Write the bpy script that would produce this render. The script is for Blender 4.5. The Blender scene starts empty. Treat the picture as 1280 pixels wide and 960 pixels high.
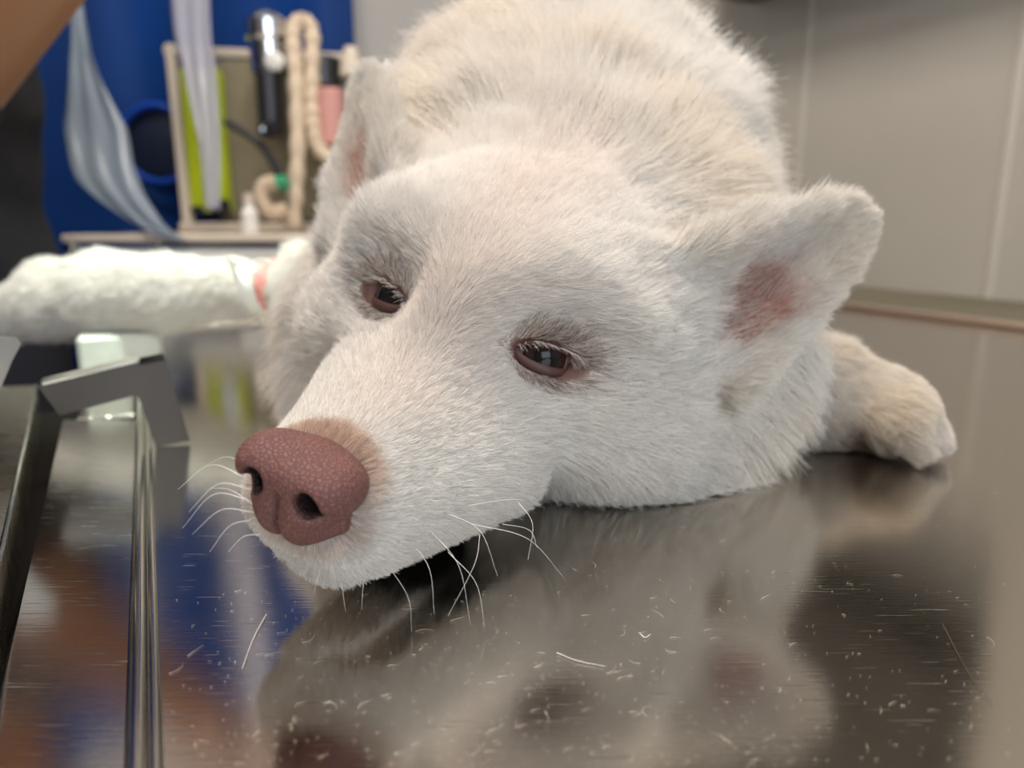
import bpy, math, random
import numpy as np
from mathutils import Vector, Matrix, Euler
SC = bpy.context.scene
COL = SC.collection
rng = np.random.default_rng(7)
random.seed(7)

# ------------------------------------------------------------------ camera
CAM_H, PITCH, FPX = 0.12, math.radians(12.5), 924.0
CF = np.array([0, math.cos(PITCH), -math.sin(PITCH)])
CU = np.array([0, math.sin(PITCH), math.cos(PITCH)])
CO = np.array([0, 0, CAM_H])
def W(px, py, t):
    """measured photograph position + distance -> place in the room (metres)"""
    return CO + t * (CF + (px - 640) / FPX * np.array([1.0, 0, 0]) + (480 - py) / FPX * CU)
def WZ(px, py, z=0.0):
    d = CF + (px - 640) / FPX * np.array([1.0, 0, 0]) + (480 - py) / FPX * CU
    return CO + d * ((z - CAM_H) / d[2])
cam_d = bpy.data.cameras.new('camera'); cam = bpy.data.objects.new('camera', cam_d); COL.objects.link(cam)
cam.location = CO; cam.rotation_euler = (math.radians(90) - PITCH, 0, 0)
cam_d.sensor_width = 36; cam_d.lens = FPX / 1280 * 36; cam_d.clip_start = 0.005
cam_d.dof.use_dof = True; cam_d.dof.focus_distance = 0.238; cam_d.dof.aperture_fstop = 7.0
SC.camera = cam

# ------------------------------------------------------------------ material helpers
def mat(name, col=(0.8, 0.8, 0.8), rough=0.5, metal=0.0, spec=0.5, trans=0.0, alpha=1.0, sss=0.0, emit=None, es=0.0, coat=0.0):
    m = bpy.data.materials.new(name); m.use_nodes = True
    b = m.node_tree.nodes['Principled BSDF']
    b.inputs['Base Color'].default_value = (*col, 1); b.inputs['Roughness'].default_value = rough
    b.inputs['Metallic'].default_value = metal; b.inputs['Specular IOR Level'].default_value = spec
    b.inputs['Transmission Weight'].default_value = trans; b.inputs['Alpha'].default_value = alpha
    b.inputs['Coat Weight'].default_value = coat
    if sss:
        b.inputs['Subsurface Weight'].default_value = sss
        b.inputs['Subsurface Radius'].default_value = (0.01, 0.004, 0.002)
        b.inputs['Subsurface Scale'].default_value = 0.5
    if emit:
        b.inputs['Emission Color'].default_value = (*emit, 1); b.inputs['Emission Strength'].default_value = es
    return m
def nd(m, typ, **kw):
    n = m.node_tree.nodes.new(typ)
    for k, v in kw.items():
        if k in n.inputs: n.inputs[k].default_value = v
        else: setattr(n, k, v)
    return n
def lk(m, a, ao, b, bi): m.node_tree.links.new(a.outputs[ao], b.inputs[bi])
def bsdf(m): return m.node_tree.nodes['Principled BSDF']
def ramp(m, src, so, stops):
    r = nd(m, 'ShaderNodeValToRGB'); cr = r.color_ramp
    while len(cr.elements) < len(stops): cr.elements.new(0.5)
    for e, (p, c) in zip(cr.elements, stops): e.position = p; e.color = (*c, 1) if len(c) == 3 else c
    lk(m, src, so, r, 'Fac'); return r
def bump(m, src, so, strength=0.3, dist=0.001, prev=None):
    b = nd(m, 'ShaderNodeBump'); b.inputs['Strength'].default_value = strength; b.inputs['Distance'].default_value = dist
    lk(m, src, so, b, 'Height')
    if prev: lk(m, prev, 'Normal', b, 'Normal')
    lk(m, b, 'Normal', bsdf(m), 'Normal'); return b

# ------------------------------------------------------------------ object helpers
def empty(name, loc, label, cat, group=None):
    o = bpy.data.objects.new(name, None); COL.objects.link(o); o.location = loc; o.empty_display_size = 0.02
    o['label'] = label; o['category'] = cat
    if group: o['group'] = group
    return o
def put(o, parent=None, label=None, cat=None, group=None, kind=None):
    COL.objects.link(o)
    if parent is not None:
        o.parent = parent
        pl = Vector(parent.location)
        if parent.parent is not None: pl = pl + Vector(parent.parent.location)
        o.location = Vector(o.location) - pl
    if label: o['label'] = label
    if cat: o['category'] = cat
    if group: o['group'] = group
    if kind: o['kind'] = kind
    return o
def mesh(name, v, f, m, parent=None, smooth=True, **kw):
    me = bpy.data.meshes.new(name)
    v = np.asarray(v, dtype=float)
    c = v.mean(0) if parent is None else np.zeros(3)
    me.from_pydata((v - c).tolist(), [], [tuple(int(i) for i in q) for q in f]); me.update()
    me.materials.append(m)
    if smooth: me.polygons.foreach_set('use_smooth', [True] * len(me.polygons))
    o = bpy.data.objects.new(name, me); o.location = c
    return put(o, parent, **kw)
class MB:
    """collects shapes, built as one mesh"""
    def __init__(s): s.v = []; s.f = []
    def add(s, v, f):
        n = len(s.v); s.v += [tuple(map(float, p)) for p in v]; s.f += [tuple(i + n for i in q) for q in f]; return s
    def box(s, c, sz, ax=None, bev=0.0):
        """box centred at c, size sz, axes ax (3x3 rows); bev gives chamfered edges"""
        c = np.array(c, float); h = np.array(sz, float) / 2
        A = np.eye(3) if ax is None else np.array(ax, float)
        if bev <= 0:
            P = [c + (np.array(k) * h) @ A for k in [(-1,-1,-1),(1,-1,-1),(1,1,-1),(-1,1,-1),(-1,-1,1),(1,-1,1),(1,1,1),(-1,1,1)]]
            return s.add(P, [(0,3,2,1),(4,5,6,7),(0,1,5,4),(1,2,6,5),(2,3,7,6),(3,0,4,7)])
        b = min(bev, h.min() * 0.9); P = []; idx = {}
        for i in (0, 1, 2):
            for sx in (-1, 1):
                for sy in (-1, 1):
                    for sz_ in (-1, 1):
                        sg = (sx, sy, sz_); q = np.array(sg) * (h - b); q[i] = sg[i] * h[i]
                        idx[(sg, i)] = len(P); P.append(c + q @ A)
        F = []
        def fix(face):
            p = np.array([P[k] for k in face]); n = np.cross(p[1] - p[0], p[2] - p[0])
            return tuple(face) if n @ (p.mean(0) - c) > 0 else tuple(face[::-1])
        for i in range(3):
            j, k = [a for a in range(3) if a != i]
            for sg in (-1, 1):
                q = []
                for a, bb in ((-1,-1),(1,-1),(1,1),(-1,1)):
                    t = [0,0,0]; t[i] = sg; t[j] = a; t[k] = bb; q.append(idx[(tuple(t), i)])
                F.append(fix(q))
        for i in range(3):
            j, k = [a for a in range(3) if a != i]
            for a in (-1, 1):
                for bb in (-1, 1):
                    t0 = [0,0,0]; t0[j] = a; t0[k] = bb; t1 = list(t0); t0[i] = -1; t1[i] = 1
                    F.append(fix([idx[(tuple(t0), j)], idx[(tuple(t1), j)], idx[(tuple(t1), k)], idx[(tuple(t0), k)]]))
        for sx in (-1, 1):
            for sy in (-1, 1):
                for sz_ in (-1, 1):
                    F.append(fix([idx[((sx, sy, sz_), i)] for i in range(3)]))
        return s.add(P, F)
    def tube(s, pts, r, n=12, cap=True, flat=None):
        pts = np.array(pts, float); k = len(pts)
        r = np.full(k, r, float) if np.isscalar(r) else np.array(r, float)
        T = np.gradient(pts, axis=0); T /= np.linalg.norm(T, axis=1)[:, None] + 1e-12
        up = np.array([0, 0, 1.0]) if abs(T[0][2]) < 0.9 else np.array([1.0, 0, 0])
        N = np.cross(T[0], up); N /= np.linalg.norm(N); V = []; F = []
        for i in range(k):
            N = N - T[i] * (N @ T[i]); N /= np.linalg.norm(N); B = np.cross(T[i], N)
            for a in range(n):
                th = 2 * math.pi * a / n
                V.append(pts[i] + r[i] * (math.cos(th) * N + math.sin(th) * B * (flat or 1)))
        for i in range(k - 1):
            for a in range(n):
                b = (a + 1) % n
                F.append((i*n + a, i*n + b, (i+1)*n + b, (i+1)*n + a))
        if cap:
            F.append(tuple(range(n))[::-1]); F.append(tuple((k-1)*n + a for a in range(n)))
        return s.add(V, F)
    def lathe(s, c, ax, prof, n=24):
        """prof: (distance along axis, radius)"""
        ax = np.array(ax, float); ax /= np.linalg.norm(ax); c = np.array(c, float)
        up = np.array([0, 0, 1.0]) if abs(ax[2]) < 0.9 else np.array([1.0, 0, 0])
        N = np.cross(ax, up); N /= np.linalg.norm(N); B = np.cross(ax, N); V = []; F = []
        for (z, r) in prof:
            for a in range(n):
                th = 2 * math.pi * a / n
                V.append(c + ax * z + r * (math.cos(th) * N + math.sin(th) * B))
        for i in range(len(prof) - 1):
            for a in range(n):
                b = (a + 1) % n
                F.append((i*n + a, i*n + b, (i+1)*n + b, (i+1)*n + a))
        F.append(tuple(range(n))[::-1]); F.append(tuple((len(prof)-1)*n + a for a in range(n)))
        return s.add(V, F)
    def build(s, name, m, parent=None, smooth=True, sharp=35, **kw):
        o = mesh(name, s.v, s.f, m, parent, smooth, **kw)
        if smooth:
            o.data.set_sharp_from_angle(angle=math.radians(sharp))
        return o
def spline(P, n=40):
    """Catmull-Rom through points"""
    P = np.array(P, float); P = np.vstack([2*P[0]-P[1], P, 2*P[-1]-P[-2]]); out = []
    m = len(P) - 3
    for t in np.linspace(0, m - 1e-9, n):
        i = int(t); u = t - i; a, b, c, d = P[i:i+4]
        out.append(0.5*((2*b)+(-a+c)*u+(2*a-5*b+4*c-d)*u*u+(-a+3*b-3*c+d)*u**3))
    return np.array(out)

# ------------------------------------------------------------------ implicit surfaces -> mesh (surface nets)
def smin(a, b, k):
    h = np.clip(0.5 + 0.5 * (b - a) / k, 0, 1)
    return b * (1 - h) + a * h - k * h * (1 - h)
def smax(a, b, k): return -smin(-a, -b, k)
def ell(P, c, r):
    r = np.array(r, np.float32); q = P - np.array(c, np.float32)
    k0 = np.sqrt(((q / r) ** 2).sum(-1)); k1 = np.sqrt(((q / r ** 2) ** 2).sum(-1)) + 1e-9
    return k0 * (k0 - 1) / k1
def sph(P, c, r): return np.sqrt(((P - np.array(c, np.float32)) ** 2).sum(-1)) - r
def cone(P, a, b, ra, rb):
    a = np.array(a, np.float32); b = np.array(b, np.float32); ba = b - a; pa = P - a
    h = np.clip((pa @ ba) / (ba @ ba), 0, 1)
    return np.sqrt(((pa - h[..., None] * ba) ** 2).sum(-1)) - (ra + (rb - ra) * h)
def nets(fn, lo, hi, h, coarse=4):
    """surface nets; evaluates finely only near the surface"""
    lo = np.array(lo, float); hi = np.array(hi, float)
    n = (np.ceil((hi - lo) / h / coarse).astype(int) + 1) * coarse + 1
    nc = (n - 1) // coarse + 1
    ax = [lo[i] + np.arange(nc[i]) * h * coarse for i in range(3)]
    G = np.stack(np.meshgrid(*ax, indexing='ij'), -1).astype(np.float32)
    dc = fn(G.reshape(-1, 3)).reshape(nc)
    near = np.abs(dc) < h * coarse * 2.6
    D = np.repeat(np.repeat(np.repeat(dc[:-1, :-1, :-1], coarse, 0), coarse, 1), coarse, 2)
    nb = near[:-1, :-1, :-1] | near[1:, :-1, :-1] | near[:-1, 1:, :-1] | near[:-1, :-1, 1:] | near[1:, 1:, 1:] | near[1:, 1:, :-1] | near[1:, :-1, 1:] | near[:-1, 1:, 1:]
    Mk = np.repeat(np.repeat(np.repeat(nb, coarse, 0), coarse, 1), coarse, 2)
    I = np.argwhere(Mk)
    for s in range(0, len(I), 400000):
        J = I[s:s+400000]
        D[J[:, 0], J[:, 1], J[:, 2]] = fn((lo + J * h).astype(np.float32))
    D = D.astype(np.float32); ins = D < 0
    c = [ins[i:ins.shape[0]-1+i, j:ins.shape[1]-1+j, k:ins.shape[2]-1+k] for i in (0,1) for j in (0,1) for k in (0,1)]
    cnt = sum(x.astype(np.int8) for x in c); cells = np.argwhere((cnt > 0) & (cnt < 8))
    cid = -np.ones(cnt.shape, np.int64); cid[cells[:,0], cells[:,1], cells[:,2]] = np.arange(len(cells))
    acc = np.zeros((len(cells), 3)); w = np.zeros(len(cells))
    cor = np.array([(i, j, k) for i in (0,1) for j in (0,1) for k in (0,1)])
    val = np.stack([D[cells[:,0]+o[0], cells[:,1]+o[1], cells[:,2]+o[2]] for o in cor], 1)
    for a in range(8):
        for b in range(a + 1, 8):
            if np.abs(cor[a] - cor[b]).sum() != 1: continue
            va, vb = val[:, a], val[:, b]; m = (va < 0) != (vb < 0)
            t = np.where(m, va / np.where(m, va - vb, 1), 0)
            acc += m[:, None] * (cor[a] + t[:, None] * (cor[b] - cor[a])); w += m
    V = lo + (cells + acc / w[:, None]) * h
    F = []
    for axn in range(3):
        o1, o2 = [(1, 2), (2, 0), (0, 1)][axn]
        sl0 = [slice(1, -1)] * 3; sl0[axn] = slice(0, -1); sl1 = list(sl0); sl1[axn] = slice(1, None)
        A = ins[tuple(sl0)]; B = ins[tuple(sl1)]
        E = np.argwhere(A != B); off = np.array([1, 1, 1]); off[axn] = 0
        Ei = E + off
        e1 = np.zeros(3, int); e1[o1] = 1; e2 = np.zeros(3, int); e2[o2] = 1
        ok = np.all(Ei < np.array(cid.shape), 1); E = E[ok]; Ei = Ei[ok]
        q = [cid[tuple((Ei - d).T)] for d in (e1 * 0, e1, e1 + e2, e2)]
        flip = A[tuple(E.T)]
        Q = np.stack(q, 1); Q[~flip] = Q[~flip][:, ::-1]
        Q = Q[(Q >= 0).all(1)]
        F.append(Q)
    return V, np.concatenate(F)
def relax(V, F, it=2, lam=0.5):
    e = np.concatenate([F[:, [0, 1]], F[:, [1, 2]], F[:, [2, 3]], F[:, [3, 0]]])
    for _ in range(it):
        S = np.zeros_like(V); c = np.zeros(len(V))
        for k in range(3):
            S[:, k] = np.bincount(e[:, 0], V[e[:, 1], k], len(V)) + np.bincount(e[:, 1], V[e[:, 0], k], len(V))
        c = np.bincount(e[:, 0], minlength=len(V)) + np.bincount(e[:, 1], minlength=len(V))
        V = V + lam * (S / np.maximum(c, 1)[:, None] - V)
    return V
def fastmesh(name, V, F, m, parent=None, **kw):
    me = bpy.data.meshes.new(name); V = np.asarray(V)
    c = V.mean(0) if parent is None else np.zeros(3)
    k = F.shape[1]
    me.vertices.add(len(V)); me.vertices.foreach_set('co', (V - c).astype(np.float32).ravel())
    me.loops.add(F.size); me.loops.foreach_set('vertex_index', F.astype(np.int32).ravel())
    me.polygons.add(len(F)); me.polygons.foreach_set('loop_start', np.arange(0, F.size, k, dtype=np.int32))
    me.polygons.foreach_set('use_smooth', np.ones(len(F), bool))
    me.update(calc_edges=True); me.validate(); me.materials.append(m)
    o = bpy.data.objects.new(name, me); o.location = c
    return put(o, parent, **kw)
def vnoise(P, s, seed=0):
    """smooth value noise, -1..1, at scale s metres"""
    Q = np.asarray(P, float) / s + 1000; I = np.floor(Q).astype(np.int64); u = Q - I; u = u * u * (3 - 2 * u)
    out = 0
    for i in (0, 1):
        for j in (0, 1):
            for k in (0, 1):
                h = (I[:, 0] + i) * 73856093 ^ (I[:, 1] + j) * 19349663 ^ (I[:, 2] + k) * 83492791 ^ (seed * 2654435761)
                h = (h ^ (h >> 13)) * 1274126177 & 0x7fffffff
                h = (h ^ (h >> 15)) & 0xffff
                out = out + (h / 32767.5 - 1) * (u[:, 0] if i else 1 - u[:, 0]) * (u[:, 1] if j else 1 - u[:, 1]) * (u[:, 2] if k else 1 - u[:, 2])
    return out
def sstep(x, a, b):
    t = np.clip((x - a) / (b - a), 0, 1); return t * t * (3 - 2 * t)
FURQ = 1.0
# ------------------------------------------------------------------ the dog: head frame
HM = np.array([[-0.8956, -0.3231, 0.306], [0.3276, -0.9441, -0.038], [0.3011, 0.0662, 0.9513]])
u_, s_, vt_ = np.linalg.svd(HM); HM = u_ @ vt_
HT = np.array([-0.0589, 0.1878, 0.0559])
def L2W(p): return np.asarray(p, float) @ HM.T + HT      # head frame: x to the dog's right, y to the nose, z up
def W2L(P): return (P - HT) @ HM
def nrm(a): a = np.array(a, float); return a / np.linalg.norm(a)
EYE = np.array([0.0335, -0.0970, 0.0335])
EYO = nrm([0.60, 0.74, 0.30]); EY1 = nrm(np.array([0.80, -0.60, 0.03]) - EYO * (EYO @ np.array([0.80, -0.60, 0.03]))); EY2 = np.cross(EYO, EY1)
if EY2[2] < 0: EY2 = -EY2
EARB = np.array([0.086, -0.170, 0.070]); EART = np.array([0.1285, -0.182, 0.123])
EARA = nrm(EART - EARB); EARL = np.linalg.norm(EART - EARB)
ew = np.array([0.031, -0.004, -0.037]); EARW = nrm(ew - EARA * (ew @ EARA)); EARN = np.cross(EARA, EARW)
if EARN[1] < 0: EARN = -EARN
def ear_coords(q, far=0.0):
    d = q - EARB.astype(np.float32); w = d @ EARW.astype(np.float32)      # the dog's right ear is pulled narrower
    return d @ EARA.astype(np.float32), (w - 0.005 * far) * (1 + 0.26 * far), d @ EARN.astype(np.float32)
def sd_ear(q, far=0.0):
    a, w, n = ear_coords(q, far)
    s = np.clip((a + 0.02) / (EARL + 0.02), 0, 1)
    half = 0.0285 * np.clip(1 - s ** 1.75, 0, 1) ** 0.58
    nn = n - (w * w) * 20.0 - 0.5 * np.maximum(-w - 0.010, 0) + 0.005 + 0.10 * np.maximum(a, 0)
    d2 = np.maximum(np.abs(w) - half, np.maximum(-0.02 - a, a - EARL))
    return smax(np.abs(nn) - 0.0030, d2, 0.004) * 0.75
EYEC = None
EARH, EARHR = (0.008, 0.003, 0.0095), (0.031, 0.0142, 0.0150)
def sd_head(P):
    l = W2L(P).astype(np.float32); q = l.copy(); q[:, 0] = np.abs(q[:, 0])
    d = ell(q, (0, -0.150, 0.030), (0.070, 0.080, 0.056))
    d = smin(d, cone(q, (0, -0.028, -0.0135), (0, -0.105, 0.001), 0.0200, 0.0345), 0.02)
    d = smin(d, cone(q, (0.0105, -0.030, -0.0225), (0.025, -0.088, -0.011), 0.0172, 0.0215), 0.012)
    d = smin(d, cone(q, (0, -0.034, -0.034), (0, -0.125, -0.018), 0.0130, 0.020), 0.010)
    d = smin(d, ell(q, (0.048, -0.152, 0.007), (0.038, 0.042, 0.027)), 0.020)
    d = smin(d, ell(q, (0.064, -0.194, -0.010), (0.038, 0.034, 0.042)), 0.03)
    d = smin(d, ell(q, (0.030, -0.118, 0.052), (0.026, 0.026, 0.020)), 0.018)
    far = (l[:, 0] > 0).astype(np.float32); d = smin(d, sd_ear(q, far), 0.010)
    ec = np.stack(ear_coords(q, far), -1); d = smax(d, -ell(ec, EARH, EARHR), 0.004)
    d = smax(d, -sph(q, EYE + EYO * 0.0245, 0.0240), 0.014)
    d = smax(d, -sph(q, EYE + np.array([-0.003, 0.025, 0.008]), 0.0165), 0.018)
    if EYEC is not None:
        e = q - EYEC.astype(np.float32)
        e = np.stack([e @ EY1.astype(np.float32), e @ EY2.astype(np.float32), e @ EYO.astype(np.float32)], -1)
        d = smin(d, ell(e, (0, 0.004, 0.0), (0.0165, 0.0085, 0.0112)), 0.006)
        d = smax(d, -ell(e, (0, 0, 0.004), (0.0135, 0.0070, 0.014)), 0.002)
    # mouth seam
    ym = np.clip((q[:, 1] + 0.115) / 0.085, 0, 1)
    seam = np.abs(q[:, 2] - (-0.026 - 0.010 * ym)) + 30 * np.maximum(0, -(q[:, 1] + 0.110)) ** 1
    d = d + 0.0035 * np.exp(-(seam / 0.0022) ** 2) * (q[:, 1] < -0.02)
    return d
RUFF = [  # centre, radii: neck ruff, chest, torso
    ((-0.045, 0.415, 0.045), (0.062, 0.075, 0.068)),
    ((-0.015, 0.430, 0.085), (0.068, 0.08, 0.080)),
    ((0.055, 0.420, 0.090), (0.070, 0.09, 0.075)),
    ((0.080, 0.382, 0.050), (0.054, 0.060, 0.052)),
    ((0.034, 0.520, 0.120), (0.100, 0.13, 0.117)),
    ((0.030, 0.660, 0.132), (0.098, 0.20, 0.134)),
    ((0.025, 0.860, 0.100), (0.100, 0.20, 0.120)),
]
RLEG = [((0.095, 0.470, 0.045), 0.034), ((0.140, 0.430, 0.031), 0.0285), ((0.168, 0.402, 0.026), 0.0245), ((0.200, 0.377, 0.0215), 0.0195)]
RTOE = []
rd = nrm([0.80, -0.50, 0.0]); rs = np.array([-rd[1], rd[0], 0])
for k, (s, ln) in enumerate(((-0.0165, 0.013), (-0.0062, 0.022), (0.0062, 0.021), (0.0165, 0.011))):
    a = np.array([0.200, 0.377, 0.019]) + rs * s; b = a + rd * ln + rs * s * 0.25; b[2] = 0.0105
    RTOE.append((a, (a + b) / 2 + np.array([0, 0, 0.004]), b))
LLEG = [(W(440, 385, .54), .040), (W(392, 370, .555), .027), (W(345, 357, .562), .0150), (W(300, 362, .57), .0185), (W(215, 366, .585), .0235), (W(135, 368, .60), .0285), (W(70, 376, .61), .0275), (W(20, 392, .615), .0225)]
LTOE = []
ld = nrm(LLEG[-1][0] - LLEG[-2][0]); lv = np.array([0, 0, 1.0]); lsd = nrm(np.cross(ld, lv))
for s in (-0.016, -0.0055, 0.0055, 0.016):
    a = LLEG[-1][0] + lsd * s; b = a + ld * (0.040 - abs(s) * 0.5) + lsd * s * 0.3 + np.array([0, 0, -0.012])
    LTOE.append((a, (a + b) / 2 + np.array([0, 0, 0.003]), b))
def sd_dog(P):
    P = P.astype(np.float32)
    d = sd_head(P)
    b = None
    for c, r in RUFF:
        e = ell(P, c, r); b = e if b is None else smin(b, e, 0.05)
    hb = L2W((0, -0.165, 0.034)); b = smin(b, cone(P, hb, (0.032, 0.47, 0.128), 0.058, 0.10), 0.04)
    d = smin(d, b, 0.030)
    g = None
    for (a, ra), (c, rb) in zip(RLEG[:-1], RLEG[1:]):
        e = cone(P, a, c, ra, rb); g = e if g is None else smin(g, e, 0.01)
    h_ = None
    for a, m_, c in RTOE:
        e = smin(cone(P, a, m_, 0.0092, 0.0092), cone(P, m_, c, 0.0092, 0.0072), 0.003); h_ = e if h_ is None else smin(h_, e, 0.0028)
    g = smin(g, h_, 0.012); d = smin(d, g, 0.018)
    g = None
    for (a, ra), (c, rb) in zip(LLEG[:-1], LLEG[1:]):
        e = cone(P, a, c, ra, rb); g = e if g is None else smin(g, e, 0.01)
    for a, m_, c in LTOE:
        g = smin(g, smin(cone(P, a, m_, 0.0095, 0.0095), cone(P, m_, c, 0.0095, 0.0080), 0.003), 0.003)
    d = smin(d, g, 0.018)
    return smax(d, 0.0055 - 0.0030 * sstep(P[:, 0], 0.13, 0.16) - P[:, 2], 0.006)
for _r in np.linspace(0.03, -0.03, 241):           # find the brow surface in front of the eye, seat the eyeball there
    if sd_head(L2W(EYE + EYO * _r)[None])[0] < 0: break
EYR = 0.0112
print('brow gap', _r); EYEC = EYE + EYO * (0.0046 - EYR)
M_SKIN = mat('dog_skin', (0.66, 0.55, 0.48), 0.65, sss=0.0)
dV, dF = nets(sd_dog, (-0.46, 0.12, -0.012), (0.31, 1.07, 0.33), 0.0024)
dV = relax(dV, dF, 1, 0.4)
print('dog mesh', len(dV), len(dF))
dog = empty('dog', (0.05, 0.45, 0.0), 'big white long-furred dog lying with its chin flat on the steel table', 'dog')
dog_body = fastmesh('dog_body', dV, dF, M_SKIN, dog)
# ------------------------------------------------------------------ dog: nose, eyes
def sd_nose(l):
    q = l.astype(np.float32).copy(); q[:, 0] = np.abs(q[:, 0])
    d = ell(q, (0, -0.0095, -0.0035), (0.0155, 0.0140, 0.0088))
    d = smin(d, ell(q, (0.0112, -0.0065, -0.0040), (0.0076, 0.0108, 0.0076)), 0.005)
    d = smin(d, ell(q, (0.0035, -0.0075, -0.0115), (0.0088, 0.0102, 0.0115)), 0.005)
    d = smin(d, cone(q, (0.004, -0.008, -0.0195), (0.0125, -0.012, -0.0155), 0.0042, 0.0035), 0.005)
    # nostril: round mouth at the front, slit curling out under the wing
    n = cone(q, (0.0092, 0.0085, -0.0078), (0.0078, -0.0130, -0.0065), 0.0043, 0.0034)
    n = smin(n, cone(q, (0.0095, 0.0035, -0.0100), (0.0145, -0.0010, -0.0118), 0.0030, 0.0026), 0.002)
    n = smin(n, cone(q, (0.0145, -0.0010, -0.0118), (0.0200, -0.0085, -0.0075), 0.0026, 0.0016), 0.002)
    d = smax(d, -n, 0.0012)
    g = np.sqrt(q[:, 0] ** 2) + 30 * np.maximum(q[:, 2] + 0.007, 0) ** 1.0
    d = d + 0.0014 * np.exp(-(g / 0.0007) ** 2)
    return d
nV, nF = nets(lambda P: sd_nose(P), (-0.024, -0.026, -0.028), (0.024, 0.010, 0.017), 0.00055)
nV = relax(nV, nF, 1, 0.5)
M_NOSE = mat('nose_leather', (0.37, 0.155, 0.125), 0.60, spec=0.5)
_tc = nd(M_NOSE, 'ShaderNodeTexCoord')
_v = nd(M_NOSE, 'ShaderNodeTexVoronoi', feature='DISTANCE_TO_EDGE', Scale=720.0); lk(M_NOSE, _tc, 'Object', _v, 'Vector')
_r = ramp(M_NOSE, _v, 'Distance', [(0.0, (0, 0, 0)), (0.22, (1, 1, 1))])
bump(M_NOSE, _r, 'Color', 0.6, 0.0004)
_a = nd(M_NOSE, 'ShaderNodeAttribute', attribute_name='nostril_shade')  # mask of the nostril hollows, where shade is painted near-black
_mx = nd(M_NOSE, 'ShaderNodeMix', data_type='RGBA'); lk(M_NOSE, _a, 'Fac', _mx, 'Factor')
_n = nd(M_NOSE, 'ShaderNodeTexNoise', Scale=120.0, Detail=3.0); lk(M_NOSE, _tc, 'Object', _n, 'Vector')
_c = ramp(M_NOSE, _n, 'Fac', [(0.3, (0.205, 0.085, 0.070)), (0.7, (0.185, 0.077, 0.072))])
lk(M_NOSE, _c, 'Color', _mx, 'A'); _mx.inputs['B'].default_value = (0.025, 0.009, 0.008, 1)
_m2 = nd(M_NOSE, 'ShaderNodeMix', data_type='RGBA', blend_type='MULTIPLY'); _m2.inputs['Factor'].default_value = 1.0
_c2 = ramp(M_NOSE, _v, 'Distance', [(0.0, (0.62, 0.55, 0.55)), (0.16, (1, 1, 1))])
lk(M_NOSE, _mx, 'Result', _m2, 'A'); lk(M_NOSE, _c2, 'Color', _m2, 'B')
lk(M_NOSE, _m2, 'Result', bsdf(M_NOSE), 'Base Color')
nose = fastmesh('nose', L2W(nV), nF, M_NOSE, dog, label='dusty pink leathery nose with two open nostrils')
_q = nV.copy(); _q[:, 0] = np.abs(_q[:, 0])
_pg = sstep(np.maximum(cone(_q.astype(np.float32), (0.0092, 0.0085, -0.0078), (0.0080, -0.0070, -0.0065), 0.0036, 0.0030) * -1, -1) + 0.0002, -0.0006, 0.0004) * 0 \
    + sstep(-(_q[:, 1]), -0.003, 0.004) * 0 + ((cone(_q.astype(np.float32), (0.0092, 0.0015, -0.0078), (0.0080, -0.0090, -0.0065), 0.0046, 0.0040) < 0) | (cone(_q.astype(np.float32), (0.0100, 0.0030, -0.0105), (0.0205, -0.0060, -0.0095), 0.0022, 0.0016) < 0)) * sstep(-_q[:, 1], -0.0030, 0.0005)
at = nose.data.attributes.new('nostril_shade', 'FLOAT', 'POINT'); at.data.foreach_set('value', _pg.astype(np.float32))

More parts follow.
